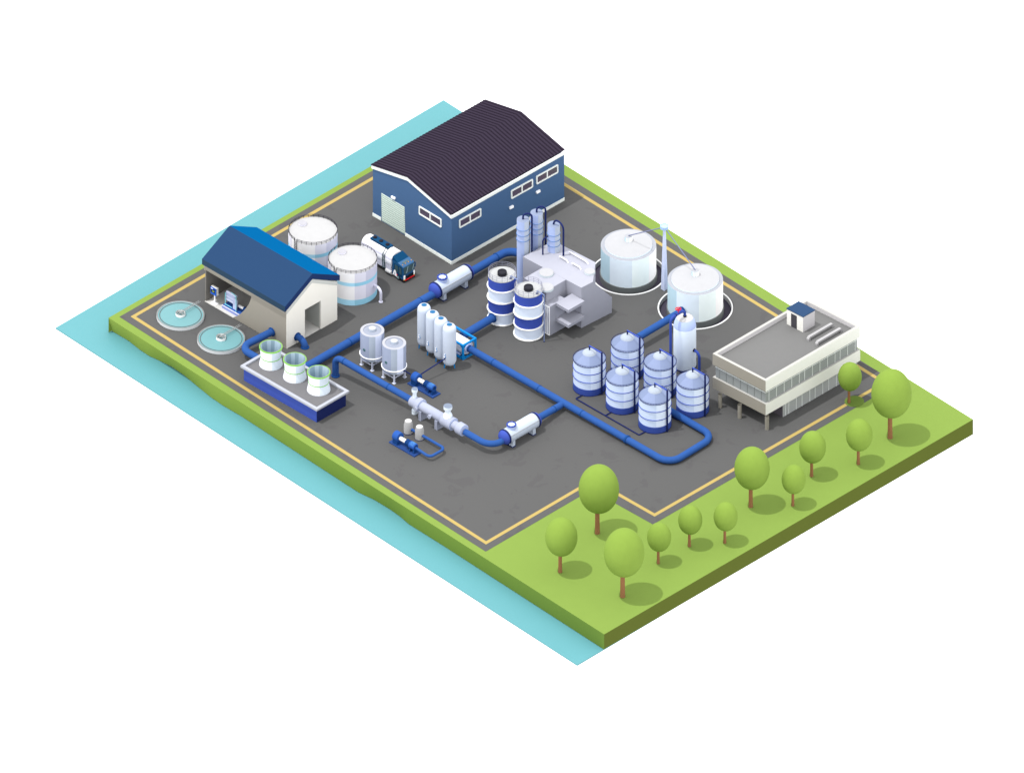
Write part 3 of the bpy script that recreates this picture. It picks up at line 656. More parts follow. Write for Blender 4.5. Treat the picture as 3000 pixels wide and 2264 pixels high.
t = thing('drain_line', 'thin navy pipe on the asphalt linking the feet of the front row of silos', 'pipe', Z(g3(157, 960), 0))
MB().tube(fillet([g3(225, 924), g3(157, 960), g3(775, 1315), g3(840, 1281)], 2, 3), 1.6, 10).build('pipe', NAVY, t)
MB().tube([g3(445, 1125), g3(505, 1092)], 1.6, 10).build('branch', NAVY, t)
t = thing('short_drain_line', 'short thin navy pipe between the frontmost silo and the silo by the office', 'pipe', Z(g3(1060, 1118), 0))
MB().tube(fillet([g3(1060, 1116), g3(1150, 1167), g3(1200, 1140)], 2, 3), 1.6, 10).build('pipe', NAVY, t)

# ------------------------------------------------------------------ four slim vessels
def vessel(c, label):
    t = thing('slim_vessel', label, 'vessel', c, 'slim white blue vessels in a row')
    MB().rev(c, [(0, 13), (9, 13.5), (13.5, 16), (16, 21), (16.4, 26), (16.4, 113), (15.6, 119), (13, 124), (9.6, 126.6)], 44).build('shell', mat('vessel_pale', '#d5e0f2', 1.55), t)
    MB().rev(c, [(9.6, 126.6), (9, 127.3), (6.8, 127.4)], 36).build('collar', mat('collar_offwhite', '#e4e6ee', ET*.7), t)
    MB().rev(c, [(6.8, 127.5), (0, 127.9)], 32).build('blue_lid', mat('lid_sky_blue', '#3d90cf', ET*.9), t)
    for a_ in (-135, 45, 135):
        d = Vector((math.cos(R(a_)), math.sin(R(a_)), 0)); k = Vector((-d.y, d.x, 0))*1.8
        a, b = Z(c+d*10, 20), Z(c+d*12.5, 0); s = d*2
        MB().hexa([b-k*.6-s*.6, b+k*.6-s*.6, b+k*.6+s*.6, b-k*.6+s*.6], [a-k-s, a+k-s, a+k+s*1.3, a-k+s*1.3]).build('leg', BLUE, t)
    for rr, z, off in ((3.1, 41, 0), (1.9, 47.5, .3)):
        th_ = R(-45-46+off*4); d = Vector((math.cos(th_), math.sin(th_), 0)); p = Z(c+d*15.9, z)
        k = Vector((-d.y, d.x, 0))
        mb = MB(); mb.tube([p+k*.7+Vector((0, 0, -.3)), p+d*1.0+k*.7+Vector((0, 0, -.3))], rr, 18, 0); mb.tube([p-k*.2, p+d*1.5-k*.2], rr*.78, 18, 1)
        mb.build('bubble_mark', [BLUE, WHITE], t)
    return t
v4 = vessel(G(1316.8, 1078), 'slim pale vessel with blue lid nearest the framed tank')
for dx, dy_, lb in ((-24.9, -18.6, 'slim pale vessel with blue lid, next to the near end one'), (-49.3, -37, 'slim pale vessel with blue lid, next to the far end one'), (-74.2, -57.5, 'slim pale vessel with blue lid nearest the thick inlet pipe')):
    copy_thing(v4, G(1316.8+dx, 1078+dy_), lb)

# ------------------------------------------------------------------ legged tanks
def legged(c, label):
    t = thing('legged_tank', label, 'legged tank', c, 'grey tanks on four legs'); r = 28.8
    cols = [mat('steel_shade', '#a0aac3', 1.28), mat('steel_half_shade', '#afbaca', 1.28), mat('steel_lit', '#ccd4ea', 1.15)]  # upright strips of light and shade painted on one steel shell
    def shade_index(s, g):
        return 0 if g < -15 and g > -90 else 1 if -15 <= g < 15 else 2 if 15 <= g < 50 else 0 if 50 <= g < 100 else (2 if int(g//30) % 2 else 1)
    MB().rev(c, [(0, 27), (r, 27), (r, 101)], 72, shade_index).build('shell', cols, t)
    MB().rev(c, [(r, 101), (22, 101.2)], 64).build('rim', mat('tank_rim', '#e7e9f3', ET*.9), t)
    MB().rev(c, [(22, 101.1), (22, 100), (0, 101.6)], 64).build('lid', mat('lid_lavender', '#cad2e7', ET*.92), t)
    MB().rev(c, [(8.6, 101), (8.6, 107.5), (0, 107.5)], 32, [0, 1]).build('hatch', [cols[1], mat('hatch_white', '#fbfdff', ET*.95)], t)
    MB().torus(Z(c, 36), r+1, 1.2, 64, 8).build('belt_ring', WHITE, t)
    th_ = R(-45-42); d = Vector((math.cos(th_), math.sin(th_), 0)); p = Z(c+d*28.4, 58)
    MB().tube([p, p+d*1], 3.9, 20).build('porthole', mat('porthole_teal', '#4d6e74', EL), t)
    for a_ in (-135, 45, -45, 135):
        d = Vector((math.cos(R(a_)), math.sin(R(a_)), 0)); q = c+d*25.5
        lg = MB().box(q.x-1.7, q.x+1.7, q.y-1.7, q.y+1.7, 1.6, 34).build('leg', mat('leg_pale', '#d9def0', EL), t)
        MB().box(q.x-3.8, q.x+3.8, q.y-3.8, q.y+3.8, 0, 1.6).build('foot', mat('leg_pale', '#d9def0', EL), lg)
    mb = MB(); cs = [c+Vector((math.cos(R(a_)), math.sin(R(a_)), 0))*25.5 for a_ in (-135, -45, 45, 135)]
    for i in range(4): mb.tube([Z(cs[i], 15), Z(cs[(i+1) % 4], 15)], 1.3, 8)
    mb.build('brace', mat('leg_pale', '#d9def0', EL), t)
    return t
lt = legged(G(1090.6, 1068), 'grey cylindrical tank on four legs, the farther one, by the thick inlet pipe')
copy_thing(lt, G(1154.6, 1105), 'grey cylindrical tank on four legs, the nearer one, piped to the pump')

# ------------------------------------------------------------------ pumps
def pump(c, label):
    t = thing('pump', label, 'pump', c, 'blue motor pumps on base plates'); X, Y = c.x, c.y
    PBm = mat('pump_blue', '#2f5fb4', 1.75); PD = mat('pump_dark_blue', '#1b4788', EM)
    MB().box(X, X+86, Y, Y+27, 0, 3).build('base_plate', mat('plate_blue', '#3c63b2', ET*.9), t)
    yc = Y+13.5; o = Vector((0, yc, 21))
    hb = MB().rev(o, [(0, X+9), (12, X+9), (12.3, X+10), (12.3, X+24), (12, X+25), (0, X+25)], 36, axis='x').build('pump_housing', PBm, t)
    MB().box(X+9.3, X+24.7, yc-10.5, yc+10.5, 3, 19).build('housing_foot', PD, hb)
    o2 = Vector((0, yc, 19)); MB().rev(o2, [(0, X+24), (5, X+24), (5, X+52), (0, X+52)], 24, axis='x').build('shaft_cover', mat('ivory_cover', '#eeede6', EL), t)
    pf = [(0, X+47)]
    for i in range(6): pf += [(8.6, X+47.2+i*2.2), (8.6, X+48.4+i*2.2), (7.7, X+48.5+i*2.2), (7.7, X+49.3+i*2.2)]
    MB().rev(o2, pf+[(7.7, X+61), (0, X+61)], 32, axis='x').build('coupling', PD, t)
    mt = MB().rev(o2, [(0, X+60), (8.8, X+60), (8.8, X+75), (7.9, X+78), (5, X+78.2), (4.6, X+77), (0, X+77)], 32, [0, 0, 0, 0, 1, 1], axis='x').build('motor', [PBm, PD], t)
    mb = MB()
    for i in range(8):
        a_ = R(35+i*12); mb.tube([(X+63, yc-8.8*math.cos(a_), 19+8.8*math.sin(a_)), (X+75, yc-8.8*math.cos(a_), 19+8.8*math.sin(a_))], .35, 5)
    mb.build('cooling_fins', mat('fin_blue', '#5f9fd6', EM), mt)
    for xx in (X+61, X+74): MB().extr([(xx, yc-8, 3), (xx, yc+8, 3), (xx, yc+6, 14), (xx, yc-6, 14)], (4, 0, 0)).build('motor_foot', PD, t)
    return t
c = G(*ZH(903, 1382)); pu = pump(c, 'blue motor pump on a plate beside the nearer legged tank')
c2_ = G(ZH(903, 1382)[0]-54, ZH(903, 1382)[1]+171.7); copy_thing(pu, c2_, 'blue motor pump on a plate beside the two small grey canisters')
p0 = Vector((c.x+17, c.y+22, 28)); pv = G(*ZH(1535, 960), 38); pe = Vector((p0.x, p0.y, 24)); 
t = thing('vessel_hose', 'thin navy pipe from the near slim vessel down to the pump', 'pipe', Z(p0, 0)); MB().tube([G(*ZH(1112, 1232), 24), pv], 1.6, 10).build('pipe', NAVY, t)
t = thing('tank_hose', 'thin navy pipe from the nearer legged tank to the pump', 'pipe', Z(G(*ZH(950, 1230), 22), 0)); MB().tube([G(*ZH(808, 1148), 36), G(*ZH(955, 1233), 24)], 1.6, 10).build('pipe', NAVY, t)

# small canisters and their pipes
def canister(c, label):
    t = thing('canister', label, 'canister', c, 'small grey canisters')
    MB().rev(c, [(11, 1.4), (11, 23.5), (8.5, 34.5)], 36, [0, 1]).build('body', [mat('can_grey', '#c3c3c3', 1.6), mat('can_light', '#d8d8d8', 2.2)], t)
    MB().rev(c, [(8.5, 34.5), (7.8, 35.2), (0, 35.4)], 32).build('lid', mat('can_lid', '#f6f6f6', ET*.8), t)
    MB().rev(c, [(11.6, .1), (11.6, 1.6), (10.8, 1.6)], 36).build('base_ring', NAVY, t)
    return t
ca = canister(G(1196.4, 1266.9), 'small pale canister under the exchanger, the farther of two')
copy_thing(ca, G(1229.2, 1283.9), 'small grey canister joined to the looping blue hose, nearer of two')
k1, k2 = G(1196.4, 1266.9), G(1229.2, 1283.9)
pipe('canister_link', 'short blue pipe linking the two small canisters', [Vector((k1.x+9, k1.y, 14)), Vector((k2.x-8, k2.y+.1, 13.5))], 3.4, group=None)
m0 = Vector((c2_.x+77, c2_.y+13.5, 17)); z_ = 13
cA = G(*ZI(655, 948), z_); cA = Vector((cA.x, m0.y, z_)); n0 = Vector((k2.x+9, k2.y, 13)); cB = Vector((cA.x, k2.y, z_))
pipe('hose_loop', 'blue pipe looping from the pump motor back to the nearer canister', [m0, cA, cB, n0], 3.5, rad=12, group=None)

# ------------------------------------------------------------------ exchanger
def IX(x): return G(*ZI(x, 220+.565*(x-360)), 33)
e0_ = IX(395); ex = thing('heat_exchanger', 'pale lavender horizontal exchanger with two capped valves on top', 'heat exchanger', Z(e0_, 0))
EXM = mat('exchanger_lavender', '#c9d0e8', 2.15); EXF = mat('exchanger_face', '#aab6d6', ER*1.2); VAL = mat('valve_pale', '#dfeaf6', EL); VT = mat('valve_top_grey', '#9caac2', ET*.8)
def ex_(x): return e0_.x+(x-395)*.22604/.8660254
o = Vector((0, e0_.y, 33))
for nm, a_, b_, r_ in (('head', 385, 458, 14), ('flange', 458, 512, 17), ('tube_body', 512, 800, 12.2), ('channel', 798, 925, 16.3), ('neck', 925, 990, 10.8), ('end_flange', 988, 1062, 15.2)):
    MB().rev(o, [(0, ex_(a_)), (r_*.93, ex_(a_)), (r_, ex_(a_)+1), (r_, ex_(b_)-.6), (r_*.97, ex_(b_)), (0, ex_(b_))], 44, [1, 0, 0, 0, 1], axis='x').build(nm, [EXM, EXF], ex)
vx = Vector((ex_(420), e0_.y, 0))
MB().rev(vx, [(0, 0.1), (7.2, 0.1), (7.4, 10), (5, 13), (4.8, 15), (4.8, 60), (5, 62), (7.3, 64), (7.4, 72), (0, 72)], 32, [0]*8+[1]).build('valve', [VAL, VT], ex)
vx = Vector((ex_(850), e0_.y, 0))
MB().rev(vx, [(11.5, 38), (10.6, 52), (9, 55.5), (7.2, 58), (6.6, 66), (7.4, 68), (10.4, 70), (10.6, 78), (0, 78)], 36, [0]*7+[1]).build('valve', [VAL, VT], ex)
for x in (505, 680):
    px_ = ex_(x); MB().tube([(px_, e0_.y-8, 33), (px_, e0_.y-17, 33), (px_, e0_.y-17.2, 33), (px_, e0_.y-20, 33)], 3.4, 20).build('side_nozzle', EXM, ex)
    MB().tube([(px_, e0_.y-17, 33), (px_, e0_.y-20.5, 33)], 5.2, 20).build('nozzle_cap', EXM, ex)
for x in (533, 742):
    px_ = ex_(x); MB().box(px_-4.3, px_+4.3, e0_.y-13, e0_.y+13, 0, 26).build('support', EXM, ex)

# ------------------------------------------------------------------ two white storage tanks with railings
def railtank(c, label):
    t = thing('railed_tank', label, 'storage tank', c, 'white tanks with light blue bands and roof railings'); r = 58.8; H = 93.5
    A_ = [mat('rt_white', '#efeef8', 1.0), mat('rt_shade_grey', '#d6d5e2', 1.0), mat('rt_shade_lilac', '#c2c2d4', 1.0), mat('rt_sky', '#a6d9f1', 1.0), mat('rt_shade_sky', '#8cc3da', 1.0)]  # greyer tones paint the shading round the white shell and blue bands
    def shade_index(s, g):
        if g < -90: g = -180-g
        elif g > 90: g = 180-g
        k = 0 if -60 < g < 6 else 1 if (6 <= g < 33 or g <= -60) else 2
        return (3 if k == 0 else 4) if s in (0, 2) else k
    MB().rev(c, [(r, 0.1), (r, 16), (r, 55.7), (r, 65.6), (r, H)], 90, shade_index).build('shell', A_, t)
    MB().rev(c, [(r, H), (r-.6, H+.8), (0, H+1.5)], 90).build('roof', mat('rt_roof', '#fbfbfd', ET*.98), t)
    o = c+Vector((-34.5, 0, 0))+Vector((1, -1, 0))*0; hp = G(1500+(c.x+c.y)*.8660254-30.4, 1132+(c.x-c.y)*.5-19.5, 0)
    MB().rev(hp, [(10, H+1), (10, H+5), (9.4, H+5.5), (0, H+5.5)], 32, [0, 1, 1]).build('roof_hatch', [A_[1], mat('hatch_lilac', '#edecf6', ET*.95)], t)
    mb = MB(); N = 30; gap = -45-44
    def ok(a_): return abs(((a_-gap+180) % 360)-180) > 3.6
    for z in (H+4.5, H+8):
        pts = [a_ for a_ in range(0, 361, 3)]
        st = gap+3.8; path = [(c.x+(r-.4)*math.cos(R(st+k*(352.4)/120)), c.y+(r-.4)*math.sin(R(st+k*352.4/120)), z) for k in range(121)]
        mb.tube(path, .55, 6)
    for k in range(N):
        a_ = gap+3.8+k*352.4/(N-1); x, y = c.x+(r-.4)*math.cos(R(a_)), c.y+(r-.4)*math.sin(R(a_)); mb.tube([(x, y, H-1), (x, y, H+8)], .55, 6)
    mb.build('railing', mat('railing_dark', '#33313d', EM), t)
    mb = MB(); d = Vector((math.cos(R(gap)), math.sin(R(gap)), 0)); k = Vector((-d.y, d.x, 0))*3.4; q = c+d*(r+1.6)
    for s in (-1, 1): mb.tube([Z(q+k*s, 1), Z(q+k*s, H+8)], .6, 6)
    for i in range(20): mb.tube([Z(q-k, 5+i*4.6), Z(q+k, 5+i*4.6)], .5, 6)
    mb.build('ladder', mat('railing_dark', '#33313d', EM), t)
    return t
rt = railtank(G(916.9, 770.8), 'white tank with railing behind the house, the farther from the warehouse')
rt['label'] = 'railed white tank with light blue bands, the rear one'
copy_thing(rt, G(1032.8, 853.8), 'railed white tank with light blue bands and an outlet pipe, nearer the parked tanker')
c = G(1032.8, 853.8); yq = G(1115.8, 884).y; 
pa = G(*ZD(1345, 1160), 52); fo = G(*ZD(1487, 1432))
t = thing('outlet_pipe', 'pale lavender outlet pipe bending down from the nearer railed tank to the asphalt', 'pipe', fo)
LP = mat('outlet_lavender', '#d0d0e2', EL); za = 1132+(fo.x-fo.y)*.5
top_ = Vector((fo.x, fo.y, 0)); h_ = 38
MB().tube(fillet([Vector((fo.x-31, fo.y, h_)), Vector((fo.x, fo.y, h_)), fo], 13), 3.4, 18).build('pipe', LP, t)
MB().rev(fo, [(5.2, .1), (5.2, 2), (0, 2)], 20).build('foot_flange', LP, t)
MB().tube([Vector((fo.x-31, fo.y, h_)), Vector((fo.x-28.6, fo.y, h_))], 4.6, 18).build('wall_flange', LP, t)

# ------------------------------------------------------------------ tanker lorry
f0 = G(1182, 829.1); f1 = G(1214.8, 810.8); X, Y0, Y1 = f0.x, f0.y, f1.y; Yc = (Y0+Y1)/2; HW = (Y1-Y0)/2
tr = thing('tanker_truck', 'parked tanker lorry with white tank and dark teal blue cab in front of the warehouse', 'truck', (X-60, Yc, 0))
TEAL = mat('cab_teal', '#134e7a', EL*.95, rough=.35, spec=.5); TEAL2 = mat('cab_dark_teal', '#07436b', EM); GL = mat('cab_glass', '#3d565d', EL, rough=.15, spec=.5); BLK = mat('black_plastic', '#24222a', EM); REDM = mat('bumper_red', '#e01f26', ER); AMB = mat('amber_lamp', '#e0a040', EM)
def prof(pts, y0, y1): return [Vector((X+x, y0, z)) for x, z in pts]
mb = MB(); mb.extr(prof([(0, 12), (0, 26), (-1.5, 43), (-3.5, 45), (-19, 49), (-38, 49), (-38, 8), (-26, 8), (-23, 13), (-13, 13), (-10, 8), (-2, 8)], Y0, Y1), (0, Y1-Y0, 0)); mb.build('cab', TEAL, tr)
mb = MB(); mb.add([(X-19, Y0+.5, 49), (X-38, Y0+.5, 49), (X-38, Y0+2, 58.5), (X-19, Y1-.5, 49), (X-38, Y1-.5, 49), (X-38, Y1-2, 58.5)], [[0, 1, 2], [3, 4, 5], [0, 2, 5, 3], [1, 2, 5, 4], [0, 1, 4, 3]]); mb.build('roof_fairing', TEAL2, tr)
ws = MB().extr([(X-.3, Y0+2, 23), (X-.3, Y1-2, 23), (X-1.4, Y1-2, 41), (X-1.4, Y0+2, 41)], (.9, 0, .05)).build('windscreen', GL, tr)
mb = MB(); 
for y in (Y0+9, Y1-8): mb.extr([(X+.6, y, 24), (X+.6, y+1.6, 24), (X-.5, y+7.5, 40), (X-.5, y+6.3, 40)], (.3, 0, 0))
mb.build('painted_glare', mat('painted_glint', '#8fa6ad', ER), ws)  # pale strips are glints painted on the windscreen
TS = Wall((1182-40*.8660254, 829.1-20), (1182, 829.1))
TS.P0 = TS.P
dr = MB().box(X-32, X-5, Y0-.5, Y0-.05, 14, 42).build('door', TEAL2, tr)
MB().extr([(X-29, Y0-.9, 26), (X-18, Y0-.9, 22), (X-18, Y0-.9, 40), (X-29, Y0-.9, 40)], (0, .5, 0)).build('door_window', GL, dr)
MB().extr([(X-14.5, Y0-.9, 22), (X-6, Y0-.9, 20), (X-6, Y0-.9, 38), (X-14.5, Y0-.9, 40)], (0, .5, 0)).build('quarter_window', GL, dr)
mb = MB(); e = lambda x, z: Vector((X+x, Y0-1.3, z))
mb.extr([e(-36, 8), e(-30, 24.5), e(-26, 24.5), e(-21, 11), e(-25.5, 10), e(-26.5, 13), e(-30, 13), e(-31, 9.5)], (0, .45, 0)); 
mb.extr([e(-34, 9.5), e(-26, 11.2), e(-16, 7.6), e(-26, 8.6)], (0, .4, 0))
mb.build('letter_emblem', WHITE, tr)
MB().extr([Vector((X-28.9, Y0-1.45, 15.5)), Vector((X-26.9, Y0-1.45, 15.5)), Vector((X-27.9, Y0-1.45, 20))], (0, .3, 0)).build('emblem_gap', TEAL2, tr)
MB().box(X-.2, X+1.2, Y0+1.5, Y1-1.5, 4, 15).build('grille', BLK, tr)
MB().box(X-.1, X+2.2, Y0+4, Y1-2, 5, 7.4).build('bumper_stripe', REDM, tr)
MB().box(X-9, X+2, Y0-.4, Y1+.4, 1.5, 4.4).build('bumper', BLK, tr)
for y in (Y0+.3, Y1-4.5):
    hl = MB().box(X-1, X+1.8, y, y+4.2, 9.5, 20).build('headlight', WHITE, tr); MB().box(X-.9, X+2, y+.2, y+4, 7, 9.4).build('indicator', AMB, hl)
for i in range(4): MB().ball((X-7, Y0+4+i*9.8, 47), 1.5, 1.0, 10, 6).build('roof_marker_lamp', AMB, tr)
MB().extr([(X-9.5, Y0+9, 46.9), (X-9.5, Y1-10, 46.9), (X-14, Y1-10, 48), (X-14, Y0+9, 48)], (0, 0, .5)).build('roof_vent', GL, tr)
mb = MB(); mb.box(X-3, X-1, Y1, Y1+4, 40, 41, 0); mb.box(X-3.2, X-.6, Y1+3, Y1+5, 27, 40, 1); mb.build('mirror', [BLK, TEAL], tr)
MB().ball((X-21, Y0-.6, 14.2), 1.6, 1.1, 10, 6).build('side_marker', REDM, tr)
def wheel(x, y, s):
    tt = MB().rev(Vector((x, 0, 7.6)), [(0, y), (5, y), (7.4, y), (7.8, y+s), (7.8, y+s*6), (7.4, y+s*7), (0, y+s*7)], 28, axis='y').build('tyre', BLK, tr)
    MB().rev(Vector((x, 0, 7.6)), [(0, y-s*.4), (3, y-s*.6), (4.6, y-s*.3), (4.8, y+s*.1)], 20, axis='y').build('rim', mat('rim_teal_grey', '#5f7f86', EM), tt)
for x in (X-18, X-112, X-128): wheel(x, Y0-.6, 1); wheel(x, Y1+.6, -1)
MB().box(X-140, X-36, Yc-9, Yc+9, 10, 16).build('chassis', BLK, tr)
# tank with flattened oval section
a_, b_, zc = 21, 24, 39; prf = []
NS = 48
def ring(x, k): return [Vector((x, Yc+a_*k*math.cos(2*math.pi*i/NS), zc+b_*k*math.sin(2*math.pi*i/NS))) for i in range(NS)]
TW_ = mat('tanker_white', '#f7f6fa', EL*.95, rough=.35); TL = mat('tanker_lilac', '#d0cfdd', EL)
rows = [ring(X-148, .0001), ring(X-147, .55), ring(X-144, .86), ring(X-139, 1), ring(X-44, 1), ring(X-41, .93), ring(X-40.5, .0001)]
mb = MB(); base = 0
vs = [p for r_ in rows for p in r_]; fs, mm = [], []
for j in range(len(rows)-1):
    for i in range(NS):
        k = (i+1) % NS; fs.append([j*NS+i, j*NS+k, (j+1)*NS+k, (j+1)*NS+i])
        ang = (i+.5)*360/NS; mm.append(1 if (150 < ang < 163 or 30 > ang > 17) else (1 if 210 < ang < 330 else 0))  # lilac side stripe is a reflection put into the tank colour
mb.add(vs, fs, mm); tkk = mb.build('tank', [TW_, TL], tr)
MB().box(X-138, X-42, Y0-.2, Y1+.2, 13, 27).build('side_skirt', TL, tr)
hb = MB().box(X-123, X-62, Yc-8.5, Yc+8.5, 61, 66.5).build('hatch_box', [mat('hatch_teal', '#17527f', ET*.7)], tkk)
for i in range(3): MB().rev(Vector((X-115+i*21.3, Yc, 0)), [(4.9, 66.4), (4.9, 68.4), (3.8, 68.8), (0, 68.8)], 20).build('hatch', BLK, hb)
mb = MB()
for dx in (0, 7): mb.tube(fillet([(X-68+dx, Y0-3.4, 14), (X-68+dx, Y0-3.4, 52), (X-68+dx, Yc-7, 68)], 8), .75, 6)
for i in range(12): mb.tube([(X-68, Y0-3.4, 16+i*3.8), (X-61, Y0-3.4, 16+i*3.8)], .55, 6)
mb.build('ladder', mat('ladder_green', '#2a4c50', EM), tr)
MB().tube([(X-58, Y0+1, 10), (X-40, Y0+1, 10)], 5.5, 20).build('fuel_tank', mat('fuel_silver', '#c8c8c8', EL), tr)

# ------------------------------------------------------------------ office building
OL, OF, OR_, OB = (2087.7, 1175.3), (2243.2, 1255.9), (2520, 1095.3), (2363.7, 1015.3)
og = [G(*p) for p in (OL, OF, OR_, OB)]
cen = sum(og, Vector())/4
ob = thing('office_building', 'flat roofed two storey office with pale bands, ribbon windows and open corner on columns', 'office building', og[1])
def inset(d):
    out = []
    for i in range(4):
        a, b, c = og[i-1], og[i], og[(i+1) % 4]; d1 = (b-a).normalized(); d2 = (c-b).normalized()
        n1 = Vector((-d1.y, d1.x, 0)); n2 = Vector((-d2.y, d2.x, 0)); h = (n1+n2).normalized(); out.append(b+h*(d/h.dot(n1)))
    return out
TAU2 = mat('band_shade_taupe', '#9d988e', EL*1.16, var=.03); OFF2 = mat('band_lit_white', '#e5e5e1', 1.32, var=.02); PTOP = mat('parapet_coping', '#e8e7e3', ET*.8)  # shaded and lit sides of the bands put into two colours
def band(name, z0, z1, open_top=False):
    mb = MB(); o4 = inset(0); i4 = inset(7.3 if open_top else 12)
    for i in range(4):
        j = (i+1) % 4
        mb.add([Z(o4[i], z0), Z(o4[j], z0), Z(o4[j], z1), Z(o4[i], z1)], [[0, 1, 2, 3]], 0 if i in (0, 2) else 1)
        mb.add([Z(o4[i], z1), Z(o4[j], z1), Z(i4[j], z1), Z(i4[i], z1)], [[0, 1, 2, 3]], 2)
        mb.add([Z(i4[i], z1), Z(i4[j], z1), Z(i4[j], z0), Z(i4[i], z0)], [[0, 1, 2, 3]], 3)
        mb.add([Z(o4[i], z0), Z(o4[j], z0), Z(i4[j], z0), Z(i4[i], z0)], [[0, 1, 2, 3]], 0)
    mb.build(name, [TAU2, OFF2, PTOP, mat('parapet_inner', '#c2c0c2', EL*.9)], ob)
band('parapet_wall', 107.8, 139.7, True); band('storey_band', 39, 71.3)
i7 = inset(7.2); MB().hexa([Z(p, 107.9) for p in i7], [Z(p, 127.7) for p in i7]).build('roof_deck', mat('roof_grey', '#9b9b9b', ET*.92, var=.03), ob)
i6 = inset(5); GLS = mat('grey_glass', '#868a8b', 1.12, rough=.35, spec=.08, var=.08, scale=.35)
wg = MB().hexa([Z(p, 71.2) for p in i6], [Z(p, 107.9) for p in i6]).build('ribbon_window', GLS, ob)
MUL = mat('mullion_pale', '#c6caca', ER)
def ground_px(p): return (1500+(p.x+p.y)*.8660254, 1132+(p.x-p.y)*.5)
WL6 = Wall(ground_px(i6[0]), ground_px(i6[1])); WR6 = Wall(ground_px(i6[1]), ground_px(i6[2]))
mb = MB()
for x in (765, 852, 942, 1030, 1118, 1180, 1270, 1358, 1447, 1533, 1592, 1680, 1767):
    u = ZL(x, 0)[0]; g_ = WR6.gv(u); mb.wbar(WR6, (u, g_-72), (u, g_-107), 1.1, 0, .8)
u0, u1 = WR6.A[0], WR6.B[0]; mb.wbar(WR6, (u0, WR6.gv(u0)-101), (u1, WR6.gv(u1)-101), 1.5, 0, 1)
mb.build('window_mullions', MUL, wg)
mb = MB()
for x in (190, 270, 350, 433, 515, 597, 678):
    u = ZL(x, 0)[0]; g_ = WL6.gv(u); mb.wbar(WL6, (u, g_-72), (u, g_-107), .8, 0, .7)
mb.build('side_mullions', mat('mullion_grey', '#7b7f80', EL), wg)
u0, u1 = WL6.A[0], WL6.B[0]; mb = MB(); mb.wbar(WL6, (u0, WL6.gv(u0)-101), (u1, WL6.gv(u1)-101), 1.5, 0, 1); mb.build('side_transom', MUL, wg)
# ground floor volume, set back from the open corner
yd = (og[2]-og[1]).normalized(); xd = (og[1]-og[0]).normalized()
fr_ = Vector(i6[1])+yd*58; fl_ = Vector(i6[0])+yd*58; k4 = [fl_, fr_, i6[2], i6[3]]
mb = MB(); mb.add([Z(p, .1) for p in k4]+[Z(p, 39.1) for p in k4], [[0, 1, 5, 4], [1, 2, 6, 5], [2, 3, 7, 6], [3, 0, 4, 7], [4, 5, 6, 7]], [1, 0, 0, 0, 0])
gf = mb.build('ground_floor_glazing', [mat('storefront_glass', '#96999a', 1.05, rough=.3, spec=.15, var=.06, scale=.4), mat('dark_glass', '#4b474e', EL*.6, rough=.25)], ob)
mb = MB()
for x in (957, 995, 1083, 1150, 1240, 1302, 1390, 1460, 1548, 1640, 1730, 1800):
    u = ZL(x, 0)[0]
    if u < ground_px(i6[2])[0]: g_ = WR6.gv(u); mb.wbar(WR6, (u, g_-.5), (u, g_-39), 1.3, 0, .8)
mb.build('glazing_mullions', MUL, gf)
for x, y in ((198, 1322), (425, 1444), (743, 1578)):
    p = G(*ZL(x, y)); MB().rev(p, [(5, .1), (5, 39.2)], 24).build('column', mat('column_taupe', '#8d8980', EL), ob)
MB().hexa([Z(p, .05) for p in inset(-1)][:0] or [Z(p, 38.7) for p in inset(12)], [Z(p, 39.4) for p in inset(12)]).build('soffit', TAU2, ob)
# stair house on the roof
q = G(*ZL(1163, 452), 127.7); sx, sy = 52, 39.8
sh = MB(); b4 = [q-xd*sx, q, q+yd*sy, q-xd*sx+yd*sy]
sh.add([Z(p, 127.6) for p in b4]+[Z(p, 172) for p in b4], [[0, 1, 5, 4], [1, 2, 6, 5], [2, 3, 7, 6], [3, 0, 4, 7]], [0, 1, 0, 0])
st = sh.build('stair_house', [mat('stair_ivory', '#e8e7e2', EL), mat('stair_lilac_grey', '#c3c1c4', 1.3)], ob)
b5 = [q-xd*(sx+1)-yd*1, q-yd*1+xd*1, q+yd*(sy+1)+xd*1, q-xd*(sx+1)+yd*(sy+1)]
MB().hexa([Z(p, 172) for p in b5], [Z(p, 174) for p in b5]).build('stair_roof', mat('stair_blue', '#3c5f8d', ET*.95), st)
d0_ = q-xd*38; d1_ = q-xd*20
MB().extr([Z(d0_, 128), Z(d1_, 128), Z(d1_, 166), Z(d0_, 166)], WL6.n*.7).build('stair_door', mat('door_dark', '#454449', EL), st)
for k in (0, 1):
    s = G(*ZL(1215+k*100, 552+k*55), 127.7); e = yd*92*.93; wd = xd*7
    mb = MB()
    prof_ = [Z(s, 127.7), Z(s, 134), Z(s+yd*5, 139), Z(s+e-yd*4, 139), Z(s+e, 136), Z(s+e, 127.7), Z(s+e-yd*5, 127.7), Z(s+e-yd*5, 134.5), Z(s+yd*6, 134.5), Z(s+yd*6, 127.7)]
    mb.extr([p-wd*.5 for p in prof_], wd)
    mb.build('roof_duct', mat('duct_pale', '#d0cfd1', 2.2), ob)

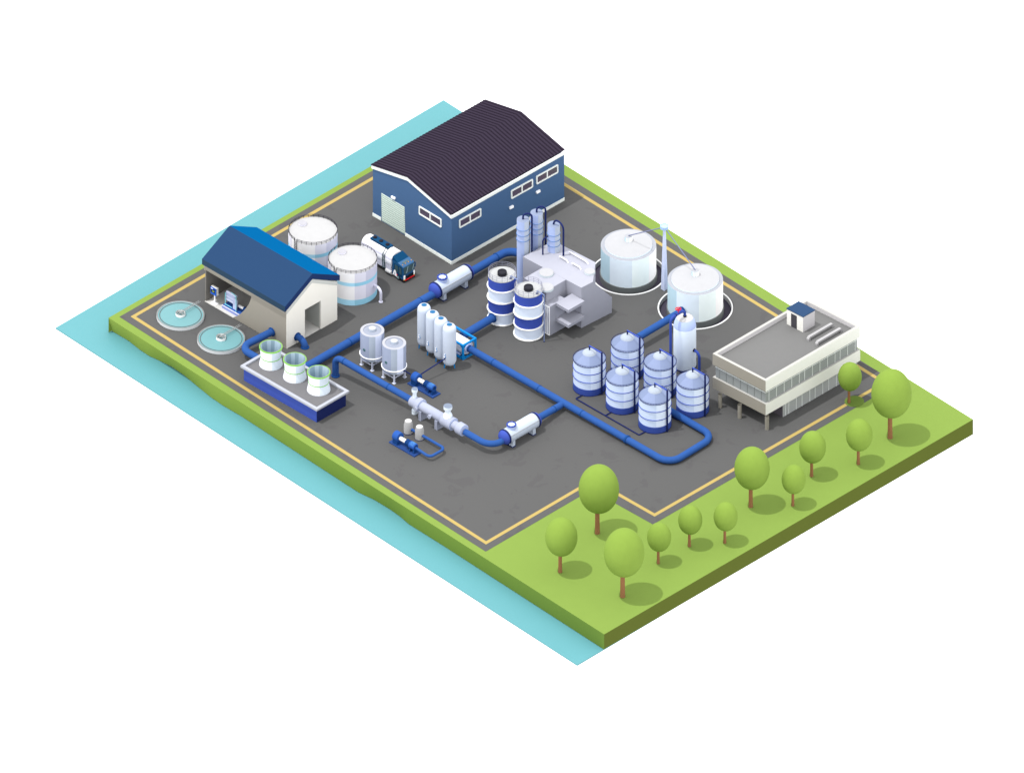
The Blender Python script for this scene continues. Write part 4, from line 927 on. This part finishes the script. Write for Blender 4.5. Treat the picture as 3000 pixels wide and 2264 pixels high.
# ------------------------------------------------------------------ trees
CR = mat('foliage', '#9cbc52', 2.3, rough=.9, var=.07, scale=.9, spec=.05); TK = mat('bark', '#a0714f', EL*1.3, var=.06, rough=.9)
def tree(c, s, label):
    t = thing('tree', label, 'tree', c, 'round crowned trees on the grass')
    hz_ = 128
    mb = MB(); mb.rev(c, [(6.4, -.3), (6, 4), (5.6, 30), (5.2, 90)], 20); mb.build('trunk', TK, t)
    mb = MB(); N, K = 56, 40; cc = c+Vector((2.5, 2.5, hz_))
    for i in range(K+1):
        ph = math.pi*i/K
        for j in range(N):
            th_ = 2*math.pi*j/N
            b = 1
            mb.v.append(cc+Vector((48.6*b*math.sin(ph)*math.cos(th_), 48.6*b*math.sin(ph)*math.sin(th_), -65.5*b*math.cos(ph)*(1 if ph > math.pi/2 else .97))))
    for i in range(K):
        for j in range(N):
            k = (j+1) % N; mb.f.append([i*N+j, i*N+k, (i+1)*N+k, (i+1)*N+j]); mb.m.append(0)
    mb.build('crown', CR, t)
    t.scale = (s, s, s); return t
TR = [((395, 570), 94, 'big round tree growing in the notch of the asphalt corner'), ((223, 750), 75, 'medium round tree nearest the water side edge'),
      ((512, 864), 94, 'big round tree frontmost near the corner of the island'), ((677, 710), 56, 'small round tree just right of the frontmost big tree'),
      ((821, 631), 56, 'small round tree below the yellow line corner, left of a similar pair'), ((985, 615), 56, 'small round tree just left of the big tree at the mid edge'),
      ((1105, 448), 82, 'big round tree halfway along the right hand lawn, crown over the yellow line'), ((1300, 443), 56, 'small round tree near the outer edge, right of the halfway big tree'),
      ((1387, 307), 62, 'medium round tree third from the right, its crown touching the asphalt edge'), ((1603, 251), 62, 'medium round tree left of the biggest right hand tree'),
      ((1750, 129), 94, 'biggest tree near the right corner of the island')]
ft = None
for (x, y), wd, lb in TR:
    c = G(*ZN(x, y))
    if ft is None: ft = tree(c, wd/94, lb)
    else: copy_thing(ft, c, lb, wd/94)
c = G(2487.3, 1179); copy_thing(ft, c, 'small tree with its painted green shadow beside the office', 35/59.5)
pc = G(2503, 1175.8)
struct(MB().rev(pc, [(23.5, .25), (0, .25)], 48).build('tree_shadow_patch', mat('shadow_green', '#8fae50', ET, rough=.95), org=None))  # green disc painted as the small tree's cast shadow
